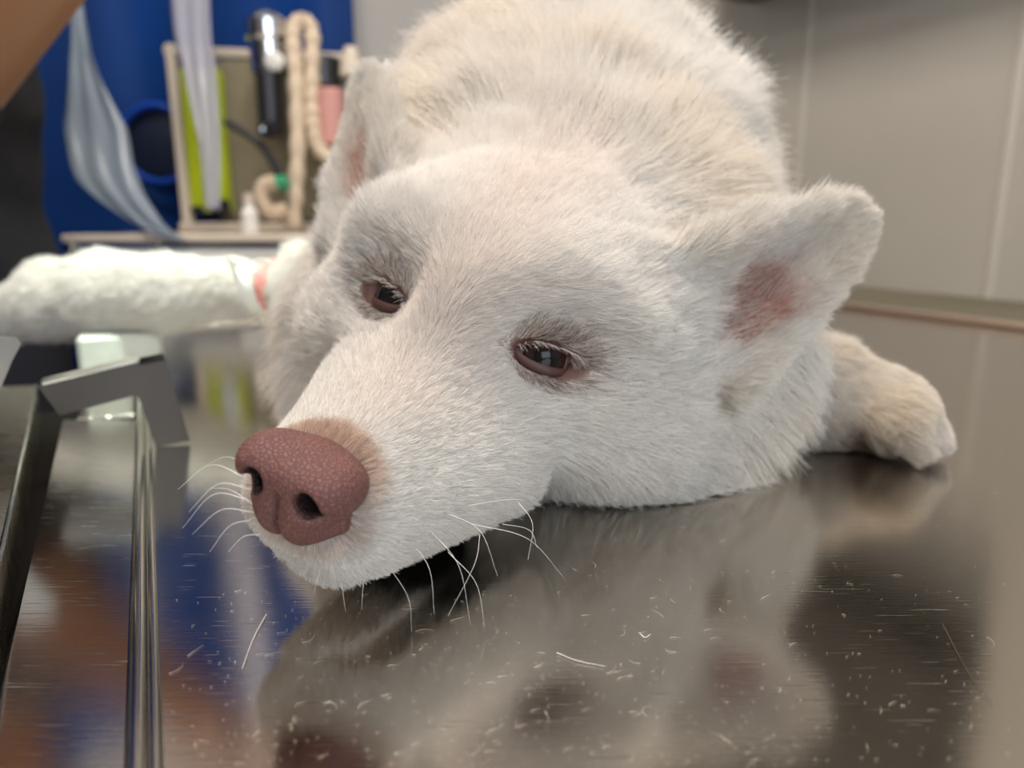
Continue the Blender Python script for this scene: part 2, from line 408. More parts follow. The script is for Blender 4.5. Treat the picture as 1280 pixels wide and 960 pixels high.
M_EYE = mat('eye_wet', (0.01, 0.006, 0.004), 0.08, spec=0.6, coat=0.5)
M_LID = mat('eyelid_skin', (0.070, 0.028, 0.024), 0.5)
def eye_mat():
    m = mat('eyeball', (0.02, 0.01, 0.008), 0.13, spec=0.28)
    a = nd(m, 'ShaderNodeAttribute', attribute_name='ang')
    r = ramp(m, a, 'Fac', [(0.0, (0.006, 0.005, 0.006)), (0.20, (0.008, 0.006, 0.006)), (0.25, (0.022, 0.010, 0.007)), (0.37, (0.03, 0.013, 0.008)), (0.41, (0.015, 0.01, 0.01)), (0.46, (0.28, 0.19, 0.16)), (1, (0.3, 0.18, 0.15))])
    lk(m, r, 'Color', bsdf(m), 'Base Color'); return m
M_BALL = eye_mat()
LID = {}
for sx in (1, -1):
    sg = np.array([sx, 1, 1.0]); c = EYEC * sg; o_, e1, e2 = EYO * sg, EY1 * sg, EY2 * sg
    # eyeball
    cam_l = nrm(W2L(CO[None])[0] - c); gaze = nrm(nrm(EYO * sg) * 0.75 + cam_l * 0.45 + np.array([0, 0, -0.05]))
    nu, nv = 40, 28; V = []; A = []; F = []
    g1 = nrm(np.cross(gaze, [0, 0, 1])); g2 = np.cross(g1, gaze)
    for j in range(nv + 1):
        ph = math.pi * j / nv
        rr = EYR * (1 + 0.05 * math.exp(-(ph / 0.5) ** 2))
        for i in range(nu):
            th = 2 * math.pi * i / nu
            V.append(c + rr * (math.cos(ph) * gaze + math.sin(ph) * (math.cos(th) * g1 + math.sin(th) * g2))); A.append(ph / 2.0)
    for j in range(nv):
        for i in range(nu):
            i2 = (i + 1) % nu; F.append((j*nu+i, (j+1)*nu+i, (j+1)*nu+i2, j*nu+i2))
    eb = mesh('eye', L2W(V), F, M_BALL, dog)
    at = eb.data.attributes.new('ang', 'FLOAT', 'POINT'); at.data.foreach_set('value', np.array(A, np.float32))
    # eyelids: almond ring lying on the eyeball, outer edge sinking into the face
    V = []; F = []; n = 64; rings = 9
    A0, BT, BB = math.radians(60), math.radians(15), math.radians(17)
    for k in range(rings):
        s = k / (rings - 1)
        for i in range(n):
            th = 2 * math.pi * i / n; ct, st = math.cos(th), math.sin(th)
            # upper lid droops outward (heavy sleepy lid)
            a = A0 * ct * (1 + 0.50 * s); b = (BT if st > 0 else BB) * st * abs(st) ** 0.25 * (1 + (0.9 if st > 0 else 1.3) * s)
            b += math.radians(-9) * ct * (0.6 if st > 0 else 0.3) - math.radians(2)
            rad = EYR + 0.0004 + 0.0010 * math.sin(min(1, s * 2.2) * math.pi / 2) - 0.0030 * max(0, s - 0.6)
            a = max(-1.30, min(1.30, a)); dr = nrm(math.cos(a) * o_ + math.sin(a) * e1 + math.tan(b) * e2)
            V.append(c + dr * rad * (1 + 0.12 * abs(ct) ** 4))
            if k == 1: LID.setdefault(sx, []).append((V[-1], dr, st, ct))
    for k in range(rings - 1):
        for i in range(n):
            j = (i + 1) % n; F.append((k*n+i, k*n+j, (k+1)*n+j, (k+1)*n+i))
    mesh('eyelid', L2W(V), F, M_LID, dog, label='pinkish brown bare eyelid rim')
# ------------------------------------------------------------------ dog: fur
def ncross(a, b): return np.cross(a, b)
def vn(a): return a / (np.linalg.norm(a, axis=-1, keepdims=True) + 1e-9)
tri = np.concatenate([dF[:, [0, 1, 2]], dF[:, [0, 2, 3]]])
TA = dV[tri[:, 0]]; TB = dV[tri[:, 1]]; TC = dV[tri[:, 2]]
TN = np.cross(TB - TA, TC - TA); AR = np.linalg.norm(TN, axis=1) / 2; TN = vn(TN)
VN = np.zeros_like(dV)
for k in range(3): np.add.at(VN, tri[:, k], TN * AR[:, None])
VN = vn(VN)
CEN = (TA + TB + TC) / 3
# local feature distances ------------------------------------------------
def feats(P):
    l = W2L(P); q = l.copy(); q[:, 0] = np.abs(q[:, 0]); P32 = P.astype(np.float32); q32 = q.astype(np.float32)
    f = {}
    f['l'] = l; f['q'] = q
    far = (l[:, 0] > 0).astype(np.float32); f['ear'] = sd_ear(q32, far); f['head'] = np.minimum(ell(q32, (0, -0.150, 0.030), (0.070, 0.080, 0.056)), cone(q32, (0, -0.03, -0.011), (0, -0.12, 0.0), 0.024, 0.045))
    f['head'] = np.minimum(f['head'], ell(q32, (0.050, -0.150, -0.004), (0.038, 0.050, 0.040)))
    b = None
    for c, r in RUFF:
        e = ell(P32, c, r); b = e if b is None else np.minimum(b, e)
    f['body'] = b
    f['rl'] = np.minimum.reduce([cone(P32, a, c, ra, rb) for (a, ra), (c, rb) in zip(RLEG[:-1], RLEG[1:])] + [cone(P32, a, c, .009, .008) for a, _, c in RTOE])
    f['ll'] = np.minimum.reduce([cone(P32, a, c, ra, rb) for (a, ra), (c, rb) in zip(LLEG[:-1], LLEG[1:])] + [cone(P32, a, c, .009, .008) for a, _, c in LTOE])
    k = ['ear', 'head', 'body', 'rl', 'll']; D = np.stack([f[n] for n in k], 1)
    Wt = np.exp(-np.clip(D, 0, 1) / 0.006); Wt /= Wt.sum(1, keepdims=True)
    for i, n in enumerate(k): f['w_' + n] = Wt[:, i]
    a, w, nn = ear_coords(q32, far); f['ea'], f['ew'], f['en'] = a, w, nn
    dd = q - EYEC; f['e1'], f['e2'], f['eo'] = dd @ EY1, dd @ EY2, dd @ EYO
    f['eyed'] = np.sqrt((f['e1'] / 1.5) ** 2 + f['e2'] ** 2)
    f['nose'] = sd_nose(l)
    return f
def fur_dir(P, N, f):
    q, l = f['q'], f['l']; sx = np.tanh(l[:, 0] / 0.007)[:, None]
    y = q[:, 1]
    # face: away from the nose, spreading outwards and down
    v = np.stack([0.25 + 5 * q[:, 0], -1 + 0 * y, 0.15 + 6.0 * (q[:, 2] - 0.010)], 1)
    v[:, 2] -= 0.5 * sstep(-q[:, 2], 0.0, 0.05) * 1.5
    # around the pad: radiating
    w = np.exp(-(np.maximum(f['nose'], 0) / 0.010) ** 2)[:, None]
    rad = vn(q - np.array([0, -0.004, -0.006])); v = v * (1 - w) + w * (rad + np.array([0, -0.7, 0]))
    # eyes: radiating from the lids, bending backwards
    w = np.exp(-(f['eyed'] / 0.0135) ** 2)[:, None] * 1.0
    re = f['e1'][:, None] * EY1 * 0.6 / 0.012 + f['e2'][:, None] * EY2 / 0.008 + EY1 * 0.35
    v = v * (1 - w) + w * vn(re) * 1.1
    # cheeks & behind: back and down, out
    w = sstep(-y, 0.10, 0.17)[:, None]
    low = sstep(-q[:, 2], -0.035, 0.03)[:, None]
    v = v * (1 - w) + w * ((1 - low) * np.array([0.35, -1.0, 0.15]) + low * np.array([0.55, -0.65, -0.75]))
    v = vn(v) * np.concatenate([sx, np.ones_like(sx), np.ones_like(sx)], 1); sx = np.sign(l[:, 0] + 1e-6)[:, None]
    vh = v @ HM.T
    ve = (EARA * 1.0)[None] + np.clip(f['ew'] / 0.03, -1, 1)[:, None] * EARW * 0.35
    ve = vn(ve) * np.concatenate([sx, np.ones_like(sx), np.ones_like(sx)], 1) @ HM.T if False else (vn(ve) * np.concatenate([sx, np.ones_like(sx), np.ones_like(sx)], 1)) @ HM.T
    vb = np.stack([(P[:, 0] - 0.04) * 4.0, 1.0 + 0 * P[:, 0], -0.45 + 4.5 * (P[:, 2] - 0.06)], 1)
    # chest ruff falls down and outwards
    w = (sstep(0.52 - P[:, 1], 0.0, 0.12) * sstep(0.15 - P[:, 2], 0.0, 0.06))[:, None]
    vr = np.stack([(P[:, 0] - 0.02) * 7.0, 0.15 + 0 * P[:, 0], -0.95 + 4.5 * (P[:, 2] - 0.03)], 1)
    vb = vb * (1 - w) + w * vr
    vrl = np.tile(nrm(np.subtract(RLEG[-1][0], RLEG[0][0])) + np.array([0, 0, -0.12]), (len(P), 1))
    vll = np.tile(nrm(LLEG[-1][0] - LLEG[0][0]) + np.array([0, 0, -0.25]), (len(P), 1))
    v = f['w_head'][:, None] * vh + f['w_ear'][:, None] * ve + f['w_body'][:, None] * vn(vb) + f['w_rl'][:, None] * vn(vrl) + f['w_ll'][:, None] * vn(vll)
    v = vn(v)
    v = v - N * (v * N).sum(1, keepdims=True)
    return vn(v)
def fur_len(P, N, f):
    q = f['q']; y = -q[:, 1]
    L = np.interp(y, [-0.01, 0.01, 0.03, 0.06, 0.095, 0.13, 0.17, 0.22], [0.0045, 0.0050, 0.0058, 0.0075, 0.0115, 0.020, 0.030, 0.036])
    L = L * (1 + 0.6 * sstep(y, 0.10, 0.16) * sstep(-q[:, 2], -0.02, 0.02))
    L = L * (0.5 + 0.5 * sstep(f['eyed'], 0.009, 0.022)); L = np.maximum(L, 0.0028)
    ei = np.where(f['en'] > 0.002 + 20 * f['ew'] ** 2 - 0.004, 0.010, 0.009)
    edge = sstep(np.abs(f['ew']), 0.018, 0.030)
    Le = ei + 0.004 * edge + 0.009 * sstep(-f['ew'], 0.002, 0.018)
    Lb = np.interp(P[:, 1], [0.38, 0.5, 0.7], [0.040, 0.046, 0.050])
    Le = Le * (1 - 0.40 * ear_inner(f))
    out = f['w_head'] * L + f['w_ear'] * Le + f['w_body'] * Lb + f['w_rl'] * np.interp(P[:, 0], [0.12, 0.16, 0.20, 0.22], [0.034, 0.020, 0.010, 0.0055]) + f['w_ll'] * np.interp(P[:, 0], [-0.45, -0.38, -0.24, -0.20, -0.165, -0.13], [0.010, 0.014, 0.019, 0.012, 0.010, 0.035])
    return out
def ear_inner(f):
    """1 deep in the cup of the ear"""
    rho = np.sqrt(((f['ea'] - EARH[0]) / EARHR[0]) ** 2 + ((f['ew'] - EARH[1]) / EARHR[1]) ** 2 + ((f['en'] - EARH[2]) / EARHR[2]) ** 2)
    rho = rho + 0.12 * vnoise(f['q'], 0.006, 21)
    return sstep(1.42 - rho, 0, 0.50)
# skin colour: bare pink in the cup of the ears, darker lips
fv = feats(dV); sc = np.tile([0.70, 0.60, 0.53], (len(dV), 1))
ei = ear_inner(fv)[:, None]; sc = sc * (1 - ei) + ei * np.array([0.22, 0.085, 0.062])
nz = (fv['w_head'] * np.exp(-(np.maximum(fv['nose'], 0) / 0.004) ** 2))[:, None]; sc = sc * (1 - nz) + nz * np.array([0.30, 0.13, 0.10])
ez = (fv['w_head'] * np.exp(-(np.maximum(fv['eyed'] - 0.009, 0) / 0.004) ** 2))[:, None]; sc = sc * (1 - ez) + ez * np.array([0.12, 0.05, 0.04])
lip = np.exp(-((np.abs(fv['q'][:, 2] + 0.030) / 0.006) ** 2))[:, None] * (fv['w_head'] * (fv['q'][:, 1] > -0.125) * (fv['nose'] > 0.010))[:, None]
sc = sc * (1 - lip) + lip * np.array([0.06, 0.045, 0.045])
lq = fv['q']; lp2 = (fv['w_head'] * sstep(-lq[:, 2], 0.028, 0.034) * sstep(-lq[:, 1], 0.045, 0.06) * (1 - sstep(-lq[:, 1], 0.118, 0.135)))[:, None]; sc = sc * (1 - lp2) + lp2 * np.array([0.02, 0.017, 0.017])
_s = (fv['w_rl'] * np.exp(-(((dV - np.array([0.172, 0.380, 0.006])) / np.array([.034, .034, .012])) ** 2).sum(1)) * 1.4).clip(0, 1)[:, None]; sc = sc * (1 - _s) + _s * np.array([0.07, 0.045, 0.03])
sc4 = np.concatenate([sc, np.ones((len(sc), 1))], 1).astype(np.float32)
ca = dog_body.data.attributes.new('skin', 'FLOAT_COLOR', 'POINT'); ca.data.foreach_set('color', sc4.ravel())
_a = nd(M_SKIN, 'ShaderNodeAttribute', attribute_name='skin'); lk(M_SKIN, _a, 'Color', bsdf(M_SKIN), 'Base Color')

ft = feats(CEN)
facing = (TN * vn(CO - CEN)).sum(1)
headz = ft['w_head'] + ft['w_ear']
near = sstep(-ft['q'][:, 1], 0.11, 0.20)
dens = ft['w_head'] * (10e6 * (1 - near) + 6e6 * near) + ft['w_ear'] * 8e6 + ft['w_body'] * 2.2e6 + ft['w_rl'] * 5.0e6 + ft['w_ll'] * 2.2e6
dens *= np.where(facing > -0.15, 1.0, 0.30)
dens *= np.where(TN[:, 2] < -0.85, 0.25, 1.0); pass
dens *= np.where(CEN[:, 1] > 0.80, 0.35, 1.0)
dens *= 1 - 0.93 * ear_inner(ft)
def lipw(f):
    q = f['q']; return f['w_head'] * sstep(-q[:, 2] - 0.10 * (-q[:, 1] - 0.06), 0.025, 0.031) * sstep(-q[:, 1], 0.050, 0.066) * (1 - sstep(-q[:, 1], 0.118, 0.135))
dens *= 1 - 0.5 * lipw(ft)
ex = AR * dens * FURQ; cnt = np.floor(ex + rng.random(len(ex))).astype(int)
idx = np.repeat(np.arange(len(tri)), cnt); NH = len(idx)
a = rng.random((NH, 2)); m = a.sum(1) > 1; a[m] = 1 - a[m]
b3 = np.concatenate([1 - a.sum(1, keepdims=True), a], 1)
P0 = (dV[tri[idx]] * b3[:, :, None]).sum(1); N0 = vn((VN[tri[idx]] * b3[:, :, None]).sum(1))
f0 = feats(P0)
inlid = ((np.abs(f0['e1'] + 0.001) < 0.0155) & (np.abs(f0['e2'] + 0.0010 + 0.15 * f0['e1']) < 0.0056 * (1 - (f0['e1'] / 0.0175) ** 2).clip(0, 1) * np.where(f0['e2'] > -0.001, 0.75, 1.0) + 0.0003) & (f0['eo'] > 0))
keep = (~inlid) & (f0['nose'] > -0.0012)
P0, N0 = P0[keep], N0[keep]; f0 = {k: v[keep] for k, v in f0.items()}; NH = len(P0)
print('hairs', NH)
T0 = fur_dir(P0, N0, f0)
# wandering of the coat: coherent turns at two scales + individual scatter
fl = 0.7 * f0['w_body'] + 0.55 * sstep(-f0['q'][:, 1], 0.10, 0.18) * f0['w_head'] + 0.5 * (f0['w_rl'] + f0['w_ll'])
turn = 0.22 * vnoise(P0, 0.020, 1) + 0.20 * vnoise(P0, 0.006, 2) + 0.45 * fl * vnoise(P0, 0.022, 3) + rng.normal(0, 0.11, NH)
B0 = np.cross(N0, T0); T0 = vn(T0 * np.cos(turn)[:, None] + B0 * np.sin(turn)[:, None])
L0 = fur_len(P0, N0, f0) * (0.72 + 0.42 * rng.random(NH)) * (1 + 0.18 * vnoise(P0, 0.012, 5))
Lf = np.interp(L0, [0.003, 0.010, 0.03, 0.05], [0.42, 0.46, 0.58, 0.62]) * (1 + 0.35 * vnoise(P0, 0.012, 6)) + rng.normal(0, 0.05, NH)
Lf = np.clip(Lf + 0.5 * f0['w_head'] * np.exp(-(np.maximum(f0['nose'], 0) / 0.003) ** 2), 0.12, 0.95)
K = 6
pts = np.zeros((NH, K, 3)); pts[:, 0] = P0 - N0 * 0.0006
step = (L0 / (K - 1))[:, None]
jit = rng.normal(0, 1, (NH, 3)) * np.interp(L0, [0.005, 0.015, 0.03], [0.14, 0.20, 0.26])[:, None]
for k in range(1, K):
    s = k / (K - 1); lift = Lf * (1 - 0.55 * s) + 0.15 * (k == 1)
    grav = np.array([0, 0, -1.0]) * (0.30 * s * sstep(L0, 0.015, 0.05))[:, None]
    dr = vn(T0 + N0 * lift[:, None] + jit * s + grav)
    pts[:, k] = pts[:, k - 1] + dr * step
# clumping: tips drawn to the nearest guide strand
def clump(rate, size_lo, size_hi, sel):
    I = np.flatnonzero(sel)
    if len(I) < 50: return
    g = rng.choice(I, max(10, int(len(I) * rate)), replace=False)
    from mathutils.kdtree import KDTree
    kd = KDTree(len(g))
    for n, i in enumerate(g): kd.insert(P0[i], n)
    kd.balance()
    near_ = np.array([kd.find(P0[i])[1] for i in I]); G = g[near_]
    amt = size_lo + (size_hi - size_lo) * rng.random(len(I))
    for k in range(1, K):
        s = (k / (K - 1)) ** 1.4
        pts[I, k] += (pts[G, k] + (P0[I] - P0[G]) * 0.25 - pts[I, k]) * (amt * s)[:, None]
fur_short = (L0 < 0.013)
clump(0.05, 0.15, 0.70, fur_short); clump(0.020, 0.15, 0.55, (~fur_short) & (f0['w_body'] < 0.5)); clump(0.02, 0.1, 0.45, (~fur_short) & (f0['w_body'] >= 0.5))
pts[:, :, 2] = np.maximum(pts[:, :, 2], 0.0012 + 0.0008 * rng.random((NH, 1)))
# strand colours: pigment of the coat (cream undertones on the ruff and leg, pink-tan fringe over the nose, darker strands at the eyes), plus painted warm light on the head top
col = np.tile([0.905, 0.870, 0.828], (NH, 1)); q = f0['q']
cream = np.clip(0.5 + 0.9 * vnoise(P0, 0.035, 9), 0, 1) * (0.42 * f0['w_body'] * sstep(0.60 - P0[:, 1], 0, 0.2) + 0.35 * f0['w_head'] * sstep(-q[:, 1], 0.13, 0.19) + 0.55 * f0['w_rl'] + 0.3 * f0['w_ear'])
col = col * (1 - cream[:, None]) + cream[:, None] * np.array([0.88, 0.76, 0.60])
top = f0['w_head'] * np.exp(-((f0['q'][:, 0]) / 0.022) ** 2) * sstep(q[:, 2], 0.0, 0.012)
top_light = (0.40 * top * sstep(-q[:, 1], 0.0, 0.05))[:, None]; col = col * (1 - top_light) + top_light * np.array([0.93, 0.80, 0.71])  # warm tint on the head top stands in for overhead light
w = (f0['w_head'] * np.exp(-(np.maximum(f0['nose'], 0) / 0.0034) ** 2) * (0.35 + 0.65 * sstep(q[:, 2], -0.012, 0.006)))[:, None]
col = col * (1 - w) + w * np.array([0.66, 0.45, 0.33])
eyr = np.exp(-(np.maximum(f0['eyed'] - 0.007, 0) / 0.0045) ** 2) * f0['w_head']
dk = (rng.random(NH) < 0.40 * eyr)[:, None]; col = np.where(dk, np.array([0.10, 0.07, 0.06]), col)
tn = (0.36 * eyr)[:, None]; col = col * (1 - tn) + tn * np.array([0.50, 0.33, 0.25])
lw = lipw(f0)[:, None] * 0.97; col = col * (1 - lw) + lw * np.array([0.03, 0.026, 0.026])
eh = (0.45 * ear_inner(f0))[:, None]; col = col * (1 - eh) + eh * np.array([0.55, 0.36, 0.29])
stn = (f0['w_rl'] * np.exp(-(((P0 - (np.array([0.168, 0.372, 0.006]))) / np.array([.030, .030, .016])) ** 2).sum(1)))[:, None] * 0.95
col = col * (1 - stn) + stn * np.array([0.16, 0.10, 0.06])
sv = 0.40 - 0.24 * np.clip(f0['w_body'] + sstep(q[:, 2], 0.04, 0.08) * f0['w_head'], 0, 1)
pass
col *= (1.04 - sv * rng.random(NH) ** 2.2)[:, None]; col = np.minimum(col, 0.95)
rad = np.interp(L0, [0.003, 0.010, 0.03, 0.05], [0.00010, 0.00011, 0.00016, 0.00024])
def hair_object(name, P, R, C, m, parent, **kw):
    n, k = P.shape[:2]
    hc = bpy.data.hair_curves.new(name); hc.add_curves([k] * n)
    hc.attributes['position'].data.foreach_set('vector', P.astype(np.float32).ravel())
    ra = hc.attributes.get('radius') or hc.attributes.new('radius', 'FLOAT', 'POINT')
    prof = np.linspace(1, 0.12, k) if k > 2 else np.ones(k)
    ra.data.foreach_set('value', (R[:, None] * prof[None] ** 0.8).astype(np.float32).ravel())
    ca = hc.attributes.new('hcol', 'FLOAT_COLOR', 'CURVE'); ca.data.foreach_set('color', np.concatenate([C, np.ones((n, 1))], 1).astype(np.float32).ravel())
    hc.materials.append(m); o = bpy.data.objects.new(name, hc); return put(o, parent, **kw)
def fur_material(name, tr=0.32):
    m = bpy.data.materials.new(name); m.use_nodes = True; nt = m.node_tree; nt.nodes.clear()
    out = nd(m, 'ShaderNodeOutputMaterial'); a = nd(m, 'ShaderNodeAttribute', attribute_name='hcol')
    d = nd(m, 'ShaderNodeBsdfDiffuse'); t = nd(m, 'ShaderNodeBsdfTranslucent'); mx = nd(m, 'ShaderNodeMixShader'); mx.inputs[0].default_value = tr
    lk(m, a, 'Color', d, 'Color'); lk(m, a, 'Color', t, 'Color'); nt.links.new(d.outputs[0], mx.inputs[1]); nt.links.new(t.outputs[0], mx.inputs[2])
    g = nd(m, 'ShaderNodeBsdfGlossy'); g.inputs['Roughness'].default_value = 0.45; g.inputs['Color'].default_value = (1, 1, 1, 1)
    m2 = nd(m, 'ShaderNodeMixShader'); m2.inputs[0].default_value = 0.04
    nt.links.new(mx.outputs[0], m2.inputs[1]); nt.links.new(g.outputs[0], m2.inputs[2]); nt.links.new(m2.outputs[0], out.inputs['Surface']); return m
M_FUR = fur_material('white_fur')
hair_object('fur', pts, rad, col, M_FUR, dog, label='thick white fur with cream undertones')
# eyelashes and lid hairs: pale lashes hanging over the eye from the upper lid
EP = []; ER = []; EC = []
for sx in (1, -1):
    sg = np.array([sx, 1, 1.0]); o_, e1, e2 = EYO * sg, EY1 * sg, EY2 * sg
    ring = LID[sx]
    for rep in range(150):
        i = rng.integers(0, len(ring)); p, dr, st, ct = ring[i]
        if st < 0.15: continue
        p = p + dr * 0.0006 + rng.normal(0, 0.0003, 3) + e2 * 0.0006
        ln = (0.0045 + 0.004 * rng.random()) * (1.2 if ct > 0.1 else 0.55)
        g = [p]; d0 = nrm(dr * 0.55 + e1 * (0.75 + 0.3 * rng.normal()) - e2 * (0.15 + 0.2 * rng.random()))
        for k in range(5):
            g.append(g[-1] + d0 * ln / 5); d0 = nrm(d0 - e2 * 0.20)
        EP.append(L2W(g)); ER.append(0.00011); EC.append((0.80, 0.72, 0.66) if rng.random() < 0.75 else (0.12, 0.08, 0.07))
hair_object('eyelashes', np.array(EP), np.array(ER), np.array(EC), M_FUR, dog, label='pale lashes over the eyes')
# whiskers: each one a strand of its own
M_WH = mat('whisker', (0.85, 0.83, 0.80), 0.3)
def whisker(P, r=0.00016, name='whisker', parent=dog, m=None, **kw):
    P = spline(P, 16); M = MB(); M.tube(P, np.linspace(r, r * 0.25, 16), 5)
    return M.build(name, m or M_WH, parent, **kw)
def wh(pa, pb, ta, tb, sag=0.004, bow=0.0):
    a = W(*pa, ta); b = W(*pb, tb); c = (a + b) / 2 + np.array([bow, 0, sag])
    P = np.array([a, c, b]); P[:, 2] = np.maximum(P[:, 2], 0.0006); return P
for pa, pb, ta, tb, sg_ in [((312, 600), (222, 612), .205, .215, .006), ((314, 612), (236, 640), .205, .21, .005), ((312, 625), (228, 660), .207, .215, .006),
        ((316, 640), (240, 668), .207, .21, .004), ((314, 650), (262, 690), .207, .21, .003), ((322, 590), (252, 585), .21, .222, .004), ((318, 632), (262, 610), .207, .222, .002),
        ((325, 668), (285, 690), .21, .213, .002)]:
    whisker(wh(pa, pb, ta, tb, sg_), 0.00013)
for pa, pb, ta, tb, sg_ in [((505, 668), (543, 768), .226, .214, .002), ((535, 660), (588, 780), .228, .214, .003), ((555, 640), (622, 720), .232, .216, .004),
        ((590, 655), (705, 722), .232, .226, .004), ((560, 690), (606, 785), .226, .218, .002), ((480, 700), (515, 800), .224, .220, .001), ((648, 628), (660, 700), .245, .222, .002),
        ((585, 632), (655, 625), .232, .224, .001), ((628, 655), (672, 686), .238, .222, .002), ((600, 668), (560, 770), .232, .214, .003)]:
    whisker(wh(pa, pb, ta, tb, sg_, 0.003), 0.00010)
for pa, pb, ta, tb, sg_ in [((425, 720), (432, 765), .222, .221, .001), ((455, 725), (452, 762), .222, .221, .001), ((400, 715), (392, 745), .222, .221, .001)]:
    whisker(wh(pa, pb, ta, tb, sg_), 0.0001)
# ------------------------------------------------------------------ the room (table frame: u across, v along the table)
D1 = np.array([-0.438, 0.899, 0.0]); D2 = np.array([0.899, 0.438, 0.0]); DZ = np.array([0, 0, 1.0])
AX = np.array([D2, D1, DZ])
def T(u, v, z=0.0): return D2 * u + D1 * v + DZ * z
def tbox(M, u0, u1, v0, v1, z0, z1, bev=0.0):
    return M.box(T((u0+u1)/2, (v0+v1)/2, (z0+z1)/2), (u1-u0, v1-v0, z1-z0), AX, bev)
FLOOR_Z, CEIL_Z = -0.87, 1.75
UL, UR, VF, VB = -2.3, 1.22, -1.9, 1.66
def struct(name, M, m, smooth=False): return M.build(name, m, None, smooth, kind='structure')
# walls: pale laminate cladding with seams
def wall_mat(name, c1, c2, rough=0.35):
    m = mat(name, c1, rough); tc = nd(m, 'ShaderNodeTexCoord')
    n = nd(m, 'ShaderNodeTexNoise', Scale=3.0, Detail=4.0); lk(m, tc, 'Object', n, 'Vector')
    r = ramp(m, n, 'Fac', [(0.3, c1), (0.7, c2)]); lk(m, r, 'Color', bsdf(m), 'Base Color'); return m
M_WALLR = wall_mat('wall_cladding', (0.43, 0.40, 0.35), (0.49, 0.455, 0.40))
M_WALLB = wall_mat('back_wall_paint', (0.40, 0.385, 0.37), (0.45, 0.43, 0.41), 0.6)
M_FLOOR = wall_mat('floor_vinyl', (0.10, 0.09, 0.085), (0.14, 0.13, 0.12), 0.4)
M_CEIL = mat('ceiling_board', (0.72, 0.70, 0.66), 0.8)
th = 0.06
struct('floor', tbox(MB(), UL-th, UR+th, VF-th, VB+th, FLOOR_Z-th, FLOOR_Z), M_FLOOR)
struct('ceiling', tbox(MB(), UL-th, UR+th, VF-th, VB+th, CEIL_Z, CEIL_Z+th), M_CEIL)
struct('wall_right', tbox(MB(), UR, UR+th, VF-th, VB+th, FLOOR_Z, CEIL_Z), M_WALLR)
struct('wall_back', tbox(MB(), UL, UR, VB, VB+th, FLOOR_Z, CEIL_Z), M_WALLB)
struct('wall_left', tbox(MB(), UL-th, UL, VF-th, VB+th, FLOOR_Z, CEIL_Z), M_WALLB)
# front wall behind the photographer, with a window opening
M = MB(); wu0, wu1, wz0, wz1 = -0.9, 0.9, 0.10, 1.35
tbox(M, UL, wu0, VF-th, VF, FLOOR_Z, CEIL_Z); tbox(M, wu1, UR, VF-th, VF, FLOOR_Z, CEIL_Z)
tbox(M, wu0, wu1, VF-th, VF, FLOOR_Z, wz0); tbox(M, wu0, wu1, VF-th, VF, wz1, CEIL_Z); struct('wall_front', M, M_WALLB)
M_TRIM = mat('seam_strip', (0.56, 0.52, 0.46), 0.4)
# seam strips of the cladding, one strip where each sheet ends
for k, v in enumerate((0.74, 1.16, 0.30, -0.2)):
    struct('trim_%d' % (k + 1), tbox(MB(), UR-0.004, UR, v-0.006, v+0.006, FLOOR_Z, CEIL_Z, 0.001), M_TRIM)
struct('trim_5', tbox(MB(), UR-0.012, UR, VB-0.012, VB, FLOOR_Z, CEIL_Z, 0.002), M_TRIM)
M_WIN = mat('window_frame_white', (0.7, 0.7, 0.7), 0.4)
M = MB()
for a in (wu0+0.02, 0.0, wu1-0.02): tbox(M, a-0.02, a+0.02, VF-0.045, VF-0.005, wz0, wz1)
for a in (wz0+0.02, wz1-0.02): tbox(M, wu0, wu1, VF-0.045, VF-0.005, a-0.02, a+0.02)
struct('window_1', M, M_WIN)
# bench between table and wall
M_OLIVE = wall_mat('olive_counter', (0.13, 0.115, 0.07), (0.17, 0.15, 0.10), 0.5)
tg = 'olive counter along the right wall behind the table'
M = MB(); tbox(M, 0.905, UR-0.001, -0.9, VB-0.03, -0.035, -0.004, 0.004)
bench = empty('counter', T(1.06, 0.3, FLOOR_Z), 'low olive grey counter running along the clad wall beyond the table edge', 'counter')
M.build('countertop', M_OLIVE, bench)
M = MB(); tbox(M, 0.93, UR-0.001, -0.88, VB-0.05, FLOOR_Z, -0.035, 0.003); M.build('body', mat('counter_body', (0.3, 0.28, 0.24), 0.6), bench)
